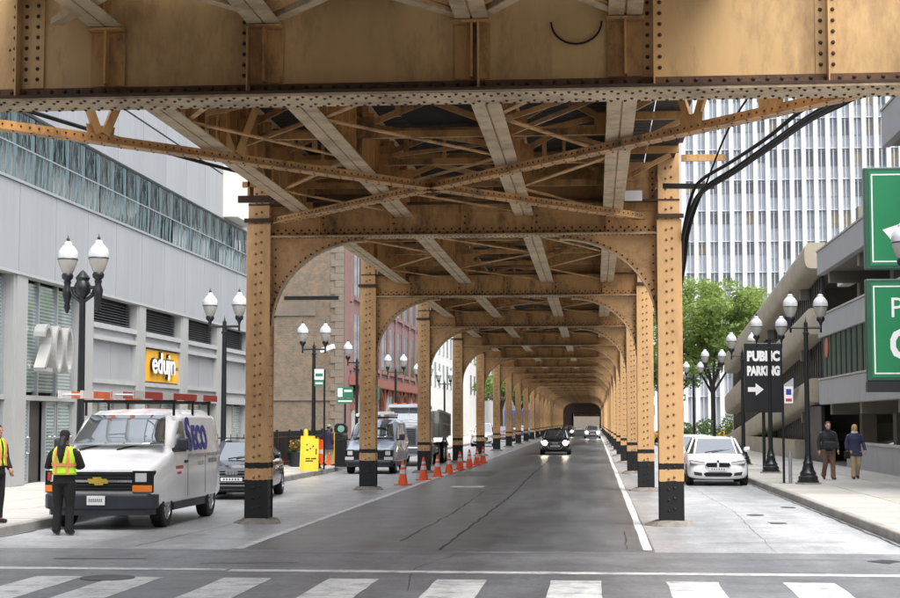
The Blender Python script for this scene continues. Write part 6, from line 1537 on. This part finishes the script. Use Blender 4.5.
def leafblob(n, c, r, size, seed=0, mb=None, squash=1.0):
    rg = random.Random(seed); mb = mb or MB()
    for _ in range(n):
        d = Vector((rg.gauss(0, 1), rg.gauss(0, 1), rg.gauss(0, 1))).normalized() * (rg.random() ** .4)
        p = Vector(c) + Vector((d.x * r, d.y * r, d.z * r * squash)); s = size * rg.uniform(.6, 1.3)
        u = Vector((rg.gauss(0, 1), rg.gauss(0, 1), rg.gauss(0, .6))).normalized(); v = u.cross(Vector((rg.gauss(0, 1), rg.gauss(0, 1), rg.gauss(0, 1)))).normalized()
        mb.add([p - u * s, p + v * s * .5, p + u * s, p - v * s * .5], [(0, 1, 2, 3)])
    return mb
hg = thing('hedge', 'dark clipped hedge behind the black iron fence', 'hedge', (-12.9, 57.5, .15))
mb_ = MB()
for k in range(14): leafblob(260, (random.uniform(-.1, .1), k * 1.1, .55), .75, .08, 70 + k, mb_, .75)
stuff(obj('foliage', mb_.mesh('foliage', fix=False), 'leaf_b', hg)); obj('soil_box', MB().box((-.6, -.5, -.02), (.6, 15, .22)), 'charcoal_plastic', hg)
for i, (x, y, l) in enumerate(((-11.45, 61.0, 'planter of orange flowers at the near end of the black fence'), (-11.45, 65.5, 'planter of orange flowers halfway along the black fence'))):
    t = thing('flower_planter', l, 'planter', (x, y, .15)); obj('pot', sm(MB().lathe([(.22, 0), (.32, .5), (.34, .55), (.30, .55), (.0, .5)], (0, 0, 0), 14), 'pot'), 'charcoal_plastic', t)
    stuff(obj('foliage', leafblob(180, (0, 0, .72), .34, .07, i).mesh('foliage', fix=False), 'leaf_b', t)); stuff(obj('flowers', leafblob(60, (0, 0, .86), .28, .06, i + 5).mesh('flowers', fix=False), 'flower', t))
bx = tag(obj('yellow_bollard', sm(MB().lathe([(.09, 0), (.09, 1.35), (.06, 1.42), (0, 1.44)], (-11.3, 62.2, .15), 12), 'yellow_bollard'), 'sign_yellow'), 'yellow bollard behind the iron fence pickets, nearer one', 'bollard', 'yellow bollards')
bx2 = bx.copy(); COL.objects.link(bx2); bx2.location = (.95, 1.5, 0); bx2['label'] = 'yellow bollard right of the other, behind the lamp post'

# ================================================================ trees
def tree(label, loc, h, r, seed, n_clump=60, leaves=90, leaf=.16, mat='leaf', lean=0, name='street_tree', low=.42):
    rg = random.Random(seed); t = thing(name, label, 'tree', loc)
    tk = MB(); tk.tube([(0, 0, -.1), (.05, .05, h * .18), (lean * .5, 0, h * .34)], [.24, .19, .16], 10)
    tips = []; top = Vector((lean * .5, 0, h * .34))
    br = MB()
    for k in range(9):
        a = 2 * pi * k / 9 + rg.uniform(-.3, .3); rr = r * rg.uniform(.5, .95); zz = h * rg.uniform(.55, .93)
        e = Vector((rr * cos(a) + lean, rr * sin(a), zz)); m = top.lerp(e, .5) + Vector((rg.uniform(-.4, .4), rg.uniform(-.4, .4), h * .05))
        br.tube([top + Vector((0, 0, rg.uniform(-.6, .2))), m, e], [.10, .06, .02], 7); tips += [e, m]
        for q in range(3):
            s_ = top.lerp(e, rg.uniform(.4, .9)); e2 = s_ + Vector((rg.uniform(-1, 1) * r * .4, rg.uniform(-1, 1) * r * .4, rg.uniform(-.2, .6) * r * .4)); br.tube([s_, s_.lerp(e2, .5) + Vector((0, 0, .12)), e2], [.035, .022, .01], 5); tips.append(e2)
    trunk = obj('trunk', sm(tk, 'trunk'), 'bark', t); stuff(obj('branches', sm(br, 'branches'), 'bark', trunk))
    mb = MB()
    for k in range(n_clump):
        if k < len(tips): c = tips[k] + Vector((rg.uniform(-.3, .3), rg.uniform(-.3, .3), rg.uniform(-.2, .3)))
        else:
            d = Vector((rg.gauss(0, 1), rg.gauss(0, 1), rg.gauss(0, 1))).normalized(); f = rg.random() ** .45
            c = Vector((lean + d.x * r * f, d.y * r * f, h * (1 + low) / 2 + d.z * h * (1 - low) / 2 * f))
        leafblob(leaves, c, rg.uniform(.5, 1.1) * r * .24, leaf, rg.random(), mb, .6)
    o = obj('crown', mb.mesh('crown', fix=False), mat, t); stuff(o)
    return t
tree('spreading light green tree left of the garage ramps', (9.2, 127, .1), 13.2, 5.8, 3, 150, 150, .17)
tree('smaller green tree behind the far lamps, left of the larger tree', (6.4, 140, .1), 10.5, 4.0, 8, 70, 110, .16, 'leaf_b')
tree('green tree beside the last left columns', (-10.8, 185, .1), 10, 4.0, 11, 60, 90, .2)
tree('green tree at the far end of the left pavement', (-10.8, 228, .1), 10, 4.5, 12, 60, 90, .22, 'leaf_b')
tree('green tree closing the view under the tracks', (1.2, 365, .1), 14, 6.0, 14, 60, 70, .35)
for i, (x, y, h, l) in enumerate(((8.3, 122.5, 1.9, 'green bush at the foot of the larger right tree'), (10.6, 123.5, 2.4, 'tall green bush beside the end of the garage ramp'), (6.9, 124.5, 1.6, 'green bush behind the far lamp posts'))):
    t = thing('bush', l, 'bush', (x, y, .15)); stuff(obj('foliage', leafblob(900, (0, 0, h * .5), h * .55, .12, 40 + i).mesh('foliage', fix=False), 'leaf_b', t)); obj('stem', MB().tube([(0, 0, -.05), (.02, 0, h * .5)], .04, 6), 'bark', t)

# ================================================================ unseen blocks; the two behind the viewer are added to shade the crossing
block('brick_building', 'unseen brown block added behind the viewer for shade, near left corner', (-41, -52, 0), (50, 48, 16), 'brick_tan', 'window_dark', 12, 3, 1.8, 2.2, 5, '+X')
block('stone_building', 'unseen grey block added behind the viewer for shade, near right corner', (36, -52, 0), (50, 48, 16), 'pale_stone', 'window_dark', 12, 3, 1.8, 2.2, 5, '-X')
block('stone_building', 'block along the cross street left of the grey building', (-75, 36, 0), (80, 30, 30), 'pale_stone', 'window_dark', 18, 7, 1.8, 2.2, 5, '-Y')
